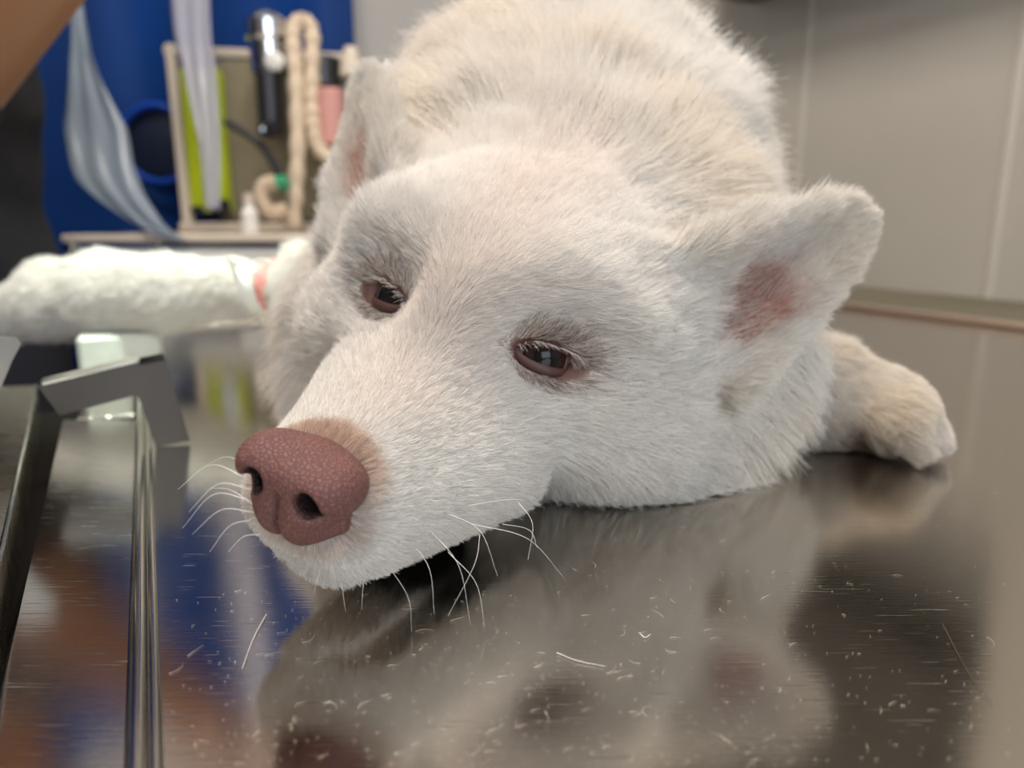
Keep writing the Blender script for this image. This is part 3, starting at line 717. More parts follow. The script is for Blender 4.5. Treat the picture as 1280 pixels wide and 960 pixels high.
# ------------------------------------------------------------------ steel
def steel(name, base=(0.56, 0.53, 0.49), rough=0.16, scratch=0.5, ang=0.0, smear=0.5, wave=0.0):
    m = mat(name, base, rough, metal=1.0); tc = nd(m, 'ShaderNodeTexCoord')
    mp = nd(m, 'ShaderNodeMapping'); mp.inputs['Rotation'].default_value = (0, 0, ang); mp.inputs['Scale'].default_value = (40, 1400, 40); lk(m, tc, 'Object', mp, 'Vector')
    n = nd(m, 'ShaderNodeTexNoise', Scale=1.0, Detail=3.0, Roughness=0.6); lk(m, mp, 'Vector', n, 'Vector')
    n2 = nd(m, 'ShaderNodeTexNoise', Scale=9.0, Detail=5.0, Roughness=0.6); lk(m, tc, 'Object', n2, 'Vector')
    r = ramp(m, n2, 'Fac', [(0.35, (rough * (1 - smear * 0.5),) * 3), (0.7, (rough * (1 + smear),) * 3)])
    mm = nd(m, 'ShaderNodeMath', operation='MULTIPLY_ADD'); lk(m, n, 'Fac', mm, 0); mm.inputs[1].default_value = 0.10 * scratch; lk(m, r, 'Color', mm, 2)
    lk(m, mm, 'Value', bsdf(m), 'Roughness')
    # long light scratches
    mp2 = nd(m, 'ShaderNodeMapping'); mp2.inputs['Rotation'].default_value = (0, 0, ang); mp2.inputs['Scale'].default_value = (55, 1300, 55); mp2.inputs['Location'].default_value = (3, 5, 1); lk(m, tc, 'Object', mp2, 'Vector')
    n3 = nd(m, 'ShaderNodeTexNoise', Scale=1.0, Detail=1.0, Roughness=0.5); lk(m, mp2, 'Vector', n3, 'Vector')
    r3 = ramp(m, n3, 'Fac', [(0.70, (0, 0, 0)), (0.78, (1, 1, 1))])
    wv = nd(m, 'ShaderNodeTexNoise', Scale=7.0, Detail=1.0); lk(m, tc, 'Object', wv, 'Vector')
    b0 = nd(m, 'ShaderNodeBump'); b0.inputs['Strength'].default_value = min(1, wave); b0.inputs['Distance'].default_value = 0.004; lk(m, wv, 'Fac', b0, 'Height')
    b1 = nd(m, 'ShaderNodeBump'); b1.inputs['Strength'].default_value = 0.10 * scratch; b1.inputs['Distance'].default_value = 0.0006; lk(m, n, 'Fac', b1, 'Height'); lk(m, b0, 'Normal', b1, 'Normal')
    b2 = nd(m, 'ShaderNodeBump'); b2.inputs['Strength'].default_value = 0.25 * scratch; b2.inputs['Distance'].default_value = 0.0006; lk(m, r3, 'Color', b2, 'Height'); lk(m, b1, 'Normal', b2, 'Normal')
    lk(m, b2, 'Normal', bsdf(m), 'Normal')
    return m
tang = -math.atan2(0.438, 0.899)
M_TABLE = steel('table_steel', (0.55, 0.51, 0.46), 0.095, 0.45, -0.30, 0.5, 0.05)
M_RIM = steel('rim_steel', (0.62, 0.60, 0.52), 0.14, 0.2)
M_RAIL = steel('rail_steel', (0.50, 0.46, 0.42), 0.10, 0.5, 1.2, 0.4, 0.12)
M_BRK = mat('bracket_steel', (0.075, 0.064, 0.056), 0.36, metal=0.9)
M_DARK = mat('shade_black', (0.008, 0.007, 0.006), 0.8, spec=0.05)  # near-black colour paints in the shade of gap, slot and underside
table = empty('examination_table', T(0.4, 0.3, FLOOR_Z), 'large stainless steel examination table carrying the white dog', 'table')
TU0, TU1, TV0, TV1 = -0.0075, 0.872, -0.45, 0.99
# top with a slight shallow dish so reflections bend like the pressed sheet
nu, nv = 60, 100; V = []; F = []
for j in range(nv + 1):
    for i in range(nu + 1):
        u = TU0 + (TU1 - TU0) * i / nu; v = TV0 + (TV1 - TV0) * j / nv
        V.append(T(u, v, 0.0))
for j in range(nv):
    for i in range(nu): a = j*(nu+1)+i; F.append((a, a+1, a+nu+2, a+nu+1))
n0 = len(V); V += [T(TU0, TV0, -0.02), T(TU1, TV0, -0.02), T(TU1, TV1, -0.02), T(TU0, TV1, -0.02)]; F.append((n0+3, n0+2, n0+1, n0))
c4 = [0, nu, nv*(nu+1)+nu, nv*(nu+1)]
for k in range(4): F.append((c4[k], n0+k, n0+(k+1) % 4, c4[(k+1) % 4]))
mesh('tabletop', V, F, M_TABLE, table, smooth=False)
# rims: double rolled bead on the left, single lip on the right and far end
M = MB()
for uu, rr, zz in ((-0.0090, 0.0016, 0.0006), (-0.0128, 0.0024, 0.0004)):
    M.tube([T(uu, v, zz) for v in np.linspace(TV0, TV1, 30)], rr, 12)
M.build('rolled_rim', M_RIM, table, label='double polished bead on the left edge')
M_LIP = mat('lip_highlight_steel', (0.78, 0.62, 0.50), 0.35, metal=1.0)  # warm bright base colour puts the rim highlight into the steel
M = MB(); M.tube([T(TU1, v, 0.004) for v in np.linspace(TV0, TV1, 30)], 0.0045, 12); M.build('raised_lip', M_LIP, table)
M = MB(); M.tube([T(u, TV1, 0.004) for u in np.linspace(TU0, TU1, 30)], 0.005, 12); M.build('raised_lip', M_RIM, table)
M = MB(); tbox(M, 0.25, 0.61, 0.15, 0.65, FLOOR_Z + 0.06, -0.02, 0.01); M.build('pedestal', M_BRK, table)
M = MB(); tbox(M, 0.10, 0.76, -0.05, 0.85, FLOOR_Z, FLOOR_Z + 0.06, 0.01); M.build('foot', M_BRK, table)
def slab(M, P, q, thick, n_hint):
    """plate from outline P (list of 3D), thickness along q"""
    P = [np.array(p) for p in P]; q = np.array(q); k = len(P)
    V = P + [p + q * thick for p in P]
    F = [tuple(range(k)), tuple(range(k, 2*k))[::-1]] + [(i, k+i, k+(i+1) % k, (i+1) % k)[::-1] for i in range(k)]
    return M.add(V, F)
# side rail plate
rail = empty('side_rail', T(-0.035, 0.3, -0.02), 'flat polished steel rail plate alongside the left table edge', 'rail')
M = MB(); slab(M, [T(-.0158, .05, -.0015), T(-.0158, .503, -.0015), T(-.0565, .522, -.0015), T(-.0395, .05, -.0015)], (0, 0, -1), .010, None); M.build('plate', M_RAIL, rail, True, 20)
M = MB(); tbox(M, -0.052, -0.0158, 0.53, 0.9, -0.012, -0.0035, 0.002); M.build('rear_plate', M_RAIL, rail, True, 20)
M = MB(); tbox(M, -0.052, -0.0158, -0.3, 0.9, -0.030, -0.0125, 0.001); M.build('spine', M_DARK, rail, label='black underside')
# outer rail, beyond the black gap
orl = empty('outer_rail', T(-0.12, 0.3, -0.02), 'dull grimy steel channel left of the black gap', 'rail')
M = MB(); slab(M, [T(-.0475, .20, .012), T(-.0745, .575, .012), T(-.19, .60, .012), T(-.19, .20, .012)], (0, 0, -1), .03, None); M.build('channel', steel('channel_steel', (0.40, 0.37, 0.30), 0.22, 1.0, 0.4), orl, True, 20)
M = MB(); M.tube([T(-.0475, .20, .0118), T(-.0745, .575, .0118)], 0.0009, 8); M.build('edge_bead', M_RIM, orl)
M = MB(); tbox(M, -0.0785, -0.0525, 0.10, 0.60, -0.040, -0.013, 0.001); gp = M.build('gap_shade', M_DARK, orl, label='black strip standing in for the shade in the gap')  # flat black strip in place of the shade deep in the gap
# bracket: bent steel L bridging rail and table
brk = empty('clamp_bracket', T(-0.03, 0.40, 0.0), 'L-shaped dark steel bracket clamped over the table corner beside the nose', 'bracket')
def bw(px, py, v=0.428):
    d = W(px, py, 1.0) - CO; return CO + d * ((v - CO @ D1) / (d @ D1))
OUT = [bw(50, 484), bw(124, 466), bw(205, 446), bw(236, 550), bw(196, 558), bw(173, 492), bw(75, 518)]
M = MB(); slab(M, OUT, nrm(D1), 0.0018, None); o = M.build('plate', M_BRK, brk, False)
bm = o.modifiers.new('edge', 'BEVEL'); bm.width = 0.0005; bm.segments = 2
M = MB(); a, b = bw(52, 482), bw(172, 453)
slab(M, [a, b, b + D1 * 0.012, a + D1 * 0.012], (0, 0, 1), 0.0016, None); o = M.build('top_flange', M_RIM, brk, False, label='bright top edge')  # top edge in a lighter steel than the plate
bm = o.modifiers.new('edge', 'BEVEL'); bm.width = 0.0005; bm.segments = 2
M = MB(); a, b = bw(174, 452), bw(204, 446)
slab(M, [a, b, b + D1 * 0.012, a + D1 * 0.012], (0, 0, -1), 0.002, None); M.build('slot', M_DARK, brk, False, label='black strip standing in for the shaded hollow of the flange')
M = MB(); M.lathe(bw(112, 487) - D1*0.0006, -D1, [(-.001, .0016), (0.0004, .0016), (0.0007, .001)], 12)
pass
# grey foam pad under the left foreleg
def noise_mat(name, c1, c2, s, rough=0.8, b=0.3, **kw):
    m = mat(name, c1, rough, **kw); tc = nd(m, 'ShaderNodeTexCoord'); n = nd(m, 'ShaderNodeTexNoise', Scale=s, Detail=5.0); lk(m, tc, 'Object', n, 'Vector')
    r = ramp(m, n, 'Fac', [(0.3, c1), (0.7, c2)]); lk(m, r, 'Color', bsdf(m), 'Base Color'); bump(m, n, 'Fac', b, 0.002); return m
P0_ = W(155, 450, .60)
M = MB(); M.box((P0_[0], P0_[1], 0.015), (0.060, 0.05, 0.036), AX, 0.003)
M.build('foam_pad', noise_mat('foam', (0.52, 0.54, 0.48), (0.62, 0.63, 0.56), 60), None, True, 30, label='pale grey block propped under the stretched left foreleg', cat='pad')
# bandage with pink tape on the foreleg
bd = empty('leg_bandage', W(345, 352, .555), 'pink tape and white dressing wrapped around the left foreleg', 'bandage')
M = MB(); a = W(308, 361, .568); b = W(334, 358, .564); dd = b - a
M.lathe(a, dd, [(0, .016), (0, .0205), (np.linalg.norm(dd), .0195), (np.linalg.norm(dd), .015)], 28); M.build('dressing', noise_mat('gauze', (0.80, 0.80, 0.76), (0.86, 0.86, 0.82), 200), bd)
a = W(336, 358, .5635); b = W(350, 357.5, .5615); dd = b - a
M = MB(); M.lathe(a, dd, [(0, .015), (0, .0200), (np.linalg.norm(dd), .0205), (np.linalg.norm(dd), .015)], 28); M.build('tape', mat('pink_tape', (0.75, 0.25, 0.22), 0.5), bd, label='pink adhesive tape')
M = MB(); M.tube(spline([W(345, 335, .53), W(330, 326, .53), W(300, 330, .54), W(285, 322, .56)], 20), 0.0015, 8); M.build('catheter', mat('clear_tube', (0.9, 0.95, 0.9), 0.1, trans=0.6), bd)
# clear sheet corner at the far left edge
M = MB(); slab(M, [bw(-30, 420, .40), bw(18, 423, .40), bw(25, 430, .40), bw(14, 450, .40), bw(-6, 498, .40), bw(-40, 500, .40)], nrm(D1), 0.0012, None)
so = M.build('steel_flap', steel('flap_steel', (0.30, 0.27, 0.24), 0.3, 1.0, 0.8), None, False, label='small dark steel flap with a rounded pale edge at the outer rail', cat='metal flap')
bm = so.modifiers.new('edge', 'BEVEL'); bm.width = 0.0004; bm.segments = 2

# dark cabinet added out of view to darken the reflection in the steel
wc = empty('added_dark_cabinet', T(1.16, 1.1, 0.52), 'made-up dark grey cabinet high on the right wall, added for its reflection in the steel', 'cabinet')
M_CAB = noise_mat('cabinet_grey', (0.055, 0.050, 0.042), (0.075, 0.068, 0.058), 6, 0.5)
M = MB(); tbox(M, 1.09, UR - 0.005, 0.66, 1.32, 0.57, 1.2, 0.004); M.build('body', M_CAB, wc)
for va, vb in ((0.665, 0.987), (0.993, 1.315)):
    M = MB(); tbox(M, 1.073, 1.0895, va, vb, 0.575, 1.195, 0.003); dd_ = M.build('door', M_CAB, wc)
    M = MB(); vh = vb - 0.04 if va < 0.9 else va + 0.04; M.tube([T(1.058, vh, 0.65), T(1.058, vh, 0.77)], 0.005, 10)
    M.tube([T(1.058, vh, 0.66), T(1.0735, vh, 0.66)], 0.004, 8); M.tube([T(1.058, vh, 0.76), T(1.0735, vh, 0.76)], 0.004, 8); M.build('handle', M_RIM, dd_)
# ------------------------------------------------------------------ hairs shed on the steel
def strand(P, r, name, lab, grp=None):
    P = [np.array([p[0], p[1], 0.0004 + r + (p[2] if len(p) > 2 else 0)]) for p in P]
    M = MB(); Q = spline(P, 14); M.tube(Q, np.linspace(r, r * 0.4, 14), 5)
    return M.build(name, M_WH, None, label=lab, cat='hair', **({'group': grp} if grp else {}))
def tz(*p): return [WZ(x, y)[:2] for x, y in p]
strand(tz((333, 770), (317, 800), (303, 838)), 0.00022, 'loose_hair', 'stiff white hair lying on the steel below the chin, longest by the rim')
strand(tz((696, 818), (722, 828), (757, 835)), 0.00013, 'loose_hair', 'straight shed hair on the steel midway under the head')
strand(tz((800, 794), (806, 799), (813, 795)), 0.00016, 'loose_hair', 'tiny bent shed hair right of the straight one on the steel')
strand(tz((1178, 782), (1195, 815), (1215, 850), (1240, 880)), 0.00012, 'loose_hair', 'long curved dark hair on the bright steel at the right')
o = COL.objects['loose_hair.003'] if 'loose_hair.003' in COL.objects else None
if o: o.data.materials[0] = mat('dark_hair', (0.10, 0.07, 0.05), 0.5)
HP = []; HR = []; HC = []
for k in range(900):
    if k < 600:
        px = 640 + rng.normal(0, 300); py = 700 + rng.random() * 260
    else: px = rng.uniform(215, 1270); py = rng.uniform(560, 955)
    if not 210 < px < 1278 or py > 958: continue
    if py < 740 and px < 720: continue
    if py < 640 and px < 1180: continue
    p = WZ(px, py); an = tang * -1 + rng.normal(0, 0.25) if rng.random() < 0.75 else rng.random() * 6.3
    ln = rng.choice([0.0006, 0.0012, 0.003, 0.006], p=[.55, .30, .11, .04]); g = [np.array([p[0], p[1], 0.0003])]; cv = rng.normal(0, 0.35)
    for _ in range(4):
        g.append(g[-1] + ln / 4 * np.array([math.cos(an), math.sin(an), 0])); an += cv
    HP.append(g); HR.append(0.000035 + 0.00003 * rng.random()); HC.append((0.85, 0.78, 0.65))
hair_object('shed_fur', np.array(HP), np.array(HR), np.array(HC), M_FUR, None, label='scattered tiny shed hairs and specks dusted over the steel tabletop', cat='fur', kind='stuff')
# ------------------------------------------------------------------ behind: trolley with anaesthesia unit
def Q(px, py, t=1.28): return W(px, py, t)
KQ = 1.28 / FPX
CAMR = np.array([1.0, 0, 0]); AB = np.array([CAMR, [0, 1, 0], [0, 0, 1]])      # unit stands square to the room's short side view
M_PALE = mat('pale_enamel', (0.60, 0.52, 0.43), 0.4); M_CHROME = mat('chrome', (0.75, 0.75, 0.78), 0.12, metal=1.0)
M_DKM = mat('dark_metal', (0.05, 0.05, 0.055), 0.35, metal=0.6); M_BEIGE = noise_mat('beige_hose', (0.55, 0.44, 0.32), (0.62, 0.50, 0.38), 30, 0.6)
M_GREEN = mat('green_plastic', (0.03, 0.30, 0.15), 0.4); M_PINK = mat('pink_granules', (0.62, 0.30, 0.27), 0.6); M_PANEL = noise_mat('olive_panel', (0.20, 0.17, 0.11), (0.28, 0.24, 0.16), 8)
M_BLACK = mat('black_rubber', (0.012, 0.012, 0.015), 0.5); M_WHITE = mat('white_plastic', (0.75, 0.73, 0.70), 0.4)
un = empty('anaesthesia_machine', Q(300, 275), 'blurred anaesthesia machine with flow tube, chrome vaporiser and pale frame behind the dog', 'medical machine')
def bar(M, a, b, w, t=1.28, d=0.02):
    A = Q(*a, t); B = Q(*b, t); v = B - A; L = np.linalg.norm(v); x = v / L; y = np.array([0, 1.0, 0]); y = nrm(y - x * (x @ y)); z = np.cross(x, y)
    return M.box((A + B) / 2, (L + w, d, w), [x, y, z], 0.003)
M = MB(); bar(M, (214, 62), (236, 283), .016); bar(M, (212, 64), (435, 74), .016); bar(M, (440, 74), (440, 283), .014); bar(M, (232, 284), (440, 284), .016)
M.build('frame', M_PALE, un)
M = MB(); c = Q(352, 178, 1.31); M.box(c, (0.235, 0.012, 0.27), AB, 0.002); M.build('back_panel', M_PANEL, un, label='olive back panel')
M = MB(); c = Q(259, 178, 1.275); M.box(c, (0.066, 0.03, 0.235), AB, 0.004)
M.build('flow_tube_block', mat('lime_plastic', (0.50, 0.60, 0.015), 0.4), un, label='lime yellow flow tube block')
M = MB(); M.box(Q(276, 258, 1.262), (0.03, 0.012, 0.022), AB, 0.003); M.box(Q(247, 262, 1.262), (0.02, 0.012, 0.012), AB, 0.002); M.build('flow_valve', M_DKM, un)
vp = Q(340, 60, 1.24)
M = MB(); M.lathe(Q(338, 98, 1.22), DZ, [(0, .018), (0.004, .030), (.055, .031), (.060, .036), (.085, .036), (.092, .030), (.105, .014), (.107, .004)], 28)
vz = M.build('vaporiser', M_CHROME, un, label='chrome vaporiser dial')
M = MB(); M.lathe(Q(345, 78, 1.19), (0, -1, 0), [(0, .015), (.012, .015), (.014, .012)], 24); M.build('dial_face', M_WHITE, vz)
M = MB(); M.lathe(Q(340, 172, 1.22), DZ, [(0, .014), (.004, .020), (.10, .020), (.104, .016)], 24); M.build('canister', M_DKM, un, label='dark metal canister')
M = MB(); M.lathe(Q(336, 162, 1.19), (0, -1, 0), [(0, .015), (.008, .015), (.008, .009), (.004, .009)], 24); M.build('pressure_knob', M_CHROME, un)
M = MB(); M.lathe(Q(416, 182, 1.22), DZ, [(0, .018), (.003, .022), (.085, .022), (.088, .018)], 24); M.build('absorber_canister', M_PINK, un, label='pink granule canister')
M = MB(); M.lathe(Q(404, 112, 1.24), DZ, [(0, .028), (.005, .034), (.045, .034), (.05, .028)], 24); M.build('absorber_head', M_DKM, un)
M = MB(); M.lathe(Q(428, 88, 1.20), (1, 0, 0.1), [(0, .012), (.012, .012)], 20); M.build('hose_cuff', M_GREEN, un, label='green hose cuff'); M = MB(); M.lathe(Q(346, 230, 1.16), (1, 0, 0.2), [(0, .012), (.018, .012)], 20); M.build('hose_cuff', M_GREEN, un, label='green hose cuff')
M = MB(); M.lathe(Q(440, 96, 1.20), DZ, [(0, .02), (.02, .018), (.045, .010)], 20); M.build('valve_dome', M_PALE, un)
M = MB(); M.lathe(Q(484, 92, 1.20), DZ, [(0, .010), (.01, .013), (.02, .010)], 20); M.tube([Q(452, 90, 1.2), Q(500, 95, 1.2)], .005, 10); M.build('outlet_pipe', M_CHROME, un)
# corrugated hoses: things of their own
def corr(P, r, n=110):
    P = spline(P, n); return MB().tube(P, r * (1 + 0.13 * np.sin(np.arange(n) * 1.6)), 16)
ML_ = 'breathing hoses of the machine'
corr([Q(366, 285, 1.2), Q(372, 200, 1.19), Q(370, 100, 1.19), Q(366, 42, 1.19), Q(377, 26, 1.2), Q(390, 42, 1.2), Q(390, 110, 1.2), Q(392, 160, 1.2), Q(402, 190, 1.2), Q(432, 208, 1.18), Q(470, 214, 1.14)], .0125).build('breathing_hose', M_BEIGE, un)
corr([Q(358, 262, 1.15), Q(340, 266, 1.15), Q(327, 250, 1.15), Q(330, 232, 1.15), Q(345, 228, 1.15)], .0115, 60).build('breathing_hose', M_BEIGE, un)
M = MB(); M.tube(spline([Q(282, 152, 1.2), Q(305, 165, 1.2), Q(330, 185, 1.2), Q(350, 220, 1.17)], 30), .0065, 12); M.build('black_hose', M_BLACK, un, label='thin black hose')
# medicine bottle on the trolley
BP = Q(313, 284, 1.12); BP[2] = Q(300, 288, 1.25)[2] - .0032
M = MB(); M.lathe(BP, DZ, [(0, .011), (.002, .0125), (.032, .0125), (.038, .007), (.046, .007)], 20)
bt = empty('medicine_bottle', BP, 'small white plastic bottle standing on the trolley top', 'bottle'); M.build('body', M_WHITE, bt)
M = MB(); M.lathe(BP + DZ * .0462, DZ, [(0, .0075), (.012, .0075), (.013, .006)], 16); M.build('cap', M_PALE, bt)
# trolley
tr = empty('instrument_trolley', (Q(300, 300, 1.25)[0], 1.22, FLOOR_Z), 'pale metal instrument trolley under the anaesthesia machine', 'trolley')
M = MB(); cz = Q(300, 288, 1.25)[2]; cx = Q(300, 300, 1.22)[0]
M.box((cx, 1.22, cz - .0095), (0.40, 0.28, 0.012), AB, .003); M.build('top_shelf', M_PALE, tr)
M = MB(); M.box((cx, 1.09, cz - .045), (0.38, 0.01, 0.045), AB, .003); dr = M.build('drawer', M_WHITE, tr)
M = MB(); M.box((cx, 1.08, cz - .045), (0.10, 0.01, 0.008), AB, .002); M.build('handle', M_CHROME, dr)
M = MB(); M.box((cx, 1.22, cz - .11), (0.40, 0.28, 0.012), AB, .003); M.build('lower_shelf', M_CHROME, tr)
for sx in (-1, 1):
    for sy in (-1, 1):
        M = MB(); M.tube([(cx + sx * .19, 1.22 + sy * .13, FLOOR_Z + .05), (cx + sx * .19, 1.22 + sy * .13, cz - .006)], .009, 12); lg = M.build('leg', M_CHROME, tr)
        M = MB(); M.lathe((cx + sx * .19 - .01, 1.22 + sy * .13, FLOOR_Z + .025), (1, 0, 0), [(0, .022), (.001, .025), (.019, .025), (.02, .022)], 20); M.build('caster', M_BLACK, lg)
def tray_item(px, w, h, m, nm, lab, cat):
    M = MB(); c = Q(px, 312, 1.15); M.box((c[0], 1.15, cz - .103 + h / 2), (w, .06, h), AB, .004); M.build(nm, m, None, label=lab, cat=cat)
tray_item(298, .075, .026, mat('maroon', (0.25, 0.08, 0.06), .5), 'dressing_box', 'reddish brown box on the lower trolley shelf', 'box')
tray_item(213, .05, .018, mat('dark_teal', (0.06, 0.09, 0.09), .5), 'instrument_case', 'dark flat case at the left of the lower trolley shelf', 'case')
# ------------------------------------------------------------------ blue curtain on a rail, hanging strips
rz = 0.95
M = MB(); M.tube([T(-1.6, 1.56, rz), T(0.46, 1.56, rz)], .010, 12)
rp = M.build('curtain_rail', M_CHROME, None, label='steel rail the blue curtain hangs from', cat='curtain rail')
M_BLUE = noise_mat('blue_drape', (0.002, 0.038, 0.20), (0.0015, 0.026, 0.13), 4, 0.5, spec=0.15)
nu, nv = 160, 30; V = []; F = []
ua, ub = -1.55, 0.412
for j in range(nv + 1):
    z = rz - 0.012 - (rz - FLOOR_Z - 0.05) * j / nv
    for i in range(nu + 1):
        s = i / nu; V.append(T(ua + (ub - ua) * s, 1.56 + 0.018 * math.sin(s * 34 + 0.6 * math.sin(z * 2.2)) + 0.006 * math.sin(s * 71 + z * 3) + 0.012 * math.sin(z * 3 + s * 5), z))
for j in range(nv):
    for i in range(nu): a = j*(nu+1)+i; F.append((a, a+1, a+nu+2, a+nu+1))
cu = mesh('curtain', V, F, M_BLUE, None, True, label='deep blue plastic curtain hanging behind the machine', cat='curtain')
sm = cu.modifiers.new('thick', 'SOLIDIFY'); sm.thickness = 0.003
# coil of blue hose hanging with black cap
cn = Q(197, 180, 1.33); M = MB(); M.tube([cn + np.array([.066 * math.cos(a), 0, .066 * math.sin(a)]) for a in np.linspace(0, 2 * math.pi, 40)], .0065, 10)
hc_ = empty('blue_ring', cn, 'blue ring around a dark disc hanging beside the machine frame', 'ring'); M.build('ring', mat('blue_ring', (0.004, 0.05, 0.35), 0.4), hc_)
M = MB(); M.lathe(cn + np.array([0, .008, 0]), (0, 1, 0), [(0, .058), (.002, .062), (.012, .062), (.014, .056)], 32); M.build('disc', mat('navy_disc', (0.006, 0.012, 0.035), 0.5), hc_, label='dark navy disc')
def strip(P, wds, nm, m, lab, cat, fold=0.006):
    P = spline(P, 60); wds = np.interp(np.linspace(0, 1, 60), np.linspace(0, 1, len(wds)), wds); V = []; F = []; n = 9
    for k in range(60):
        for i in range(n):
            s = i / (n - 1) - 0.5; V.append(P[k] + np.array([wds[k] * s, fold * math.sin(i * 1.9 + k * 0.13), 0]))
    for k in range(59):
        for i in range(n - 1): a = k*n+i; F.append((a, a+1, a+n+1, a+n))
    o = mesh(nm, V, F, m, None, True, label=lab, cat=cat); s_ = o.modifiers.new('thick', 'SOLIDIFY'); s_.thickness = 0.0012; return o
M_FILM = mat('milky_film', (0.26, 0.31, 0.37), 0.3, alpha=1.0); bsdf(M_FILM).inputs['Alpha'].default_value = 0.80
M_FILM2 = mat('clear_film', (0.42, 0.42, 0.50), 0.2); bsdf(M_FILM2).inputs['Alpha'].default_value = 0.62
strip([W(60, -330, 1.12), W(95, 0, 1.1), W(105, 90, 1.1), W(120, 160, 1.1), W(135, 225, 1.08), W(180, 275, 1.06), W(220, 300, 1.05)], [.024, .020, .045, .090, .085, .045, .030], 'hanging_strip', M_FILM, 'wide milky plastic strip twisting down over the blue curtain', 'plastic strip')
strip([W(228, -330, 1.16), W(238, 0, 1.15), W(250, 90, 1.15), W(262, 180, 1.15), W(266, 262, 1.15)], [.060, .062, .050, .032, .024], 'hanging_strip', M_FILM2, 'straight clear plastic strip hanging in front of the lime tube', 'plastic strip', 0.003)
# ------------------------------------------------------------------ the person at the left
SH = np.array([-0.66, 0.92, 0.48]); ELB = W(-75, 112, .66); WRI = W(112, -95, .60); HND = W(160, -160, .585)
HIPC = np.array([-0.785, 0.98, -0.02])
def sd_cloth(P):
    P = P.astype(np.float32)
    d = ell(P, (HIPC[0], HIPC[1], 0.30), (0.185, 0.125, 0.30)); d = smin(d, ell(P, (HIPC[0], HIPC[1], 0.02), (0.18, 0.13, 0.16)), 0.08)
    d = smin(d, cone(P, (HIPC[0]-.15, HIPC[1], .48), (HIPC[0]+.15, HIPC[1]-.02, .48), .07, .07), 0.06)
    d = smin(d, cone(P, SH, ELB, .060, .050), 0.04)
    d = smin(d, cone(P, (HIPC[0]-.17, HIPC[1], .47), (HIPC[0]-.27, HIPC[1]-.02, .20), .06, .05), 0.04)
    d = smin(d, cone(P, (HIPC[0]-.27, HIPC[1]-.02, .20), (HIPC[0]-.24, HIPC[1]-.16, .0), .048, .040), 0.03)
    return d + 0.004 * np.sin(P[:, 2] * 60 + 4 * np.sin(P[:, 0] * 20)) * 0.5
def sd_legs(P):
    P = P.astype(np.float32); d = None
    for s in (-1, 1):
        x = HIPC[0] + s * .09
        for a, b, ra, rb in (((x, HIPC[1], -.02), (x + s * .01, HIPC[1] - .02, -.42), .092, .065), ((x + s * .01, HIPC[1] - .02, -.42), (x + s * .01, HIPC[1], -.80), .065, .050)):
            e = cone(P, a, b, ra, rb); d = e if d is None else smin(d, e, 0.02)
    return d
HDC = np.array([HIPC[0] + .02, HIPC[1] - .04, .745])
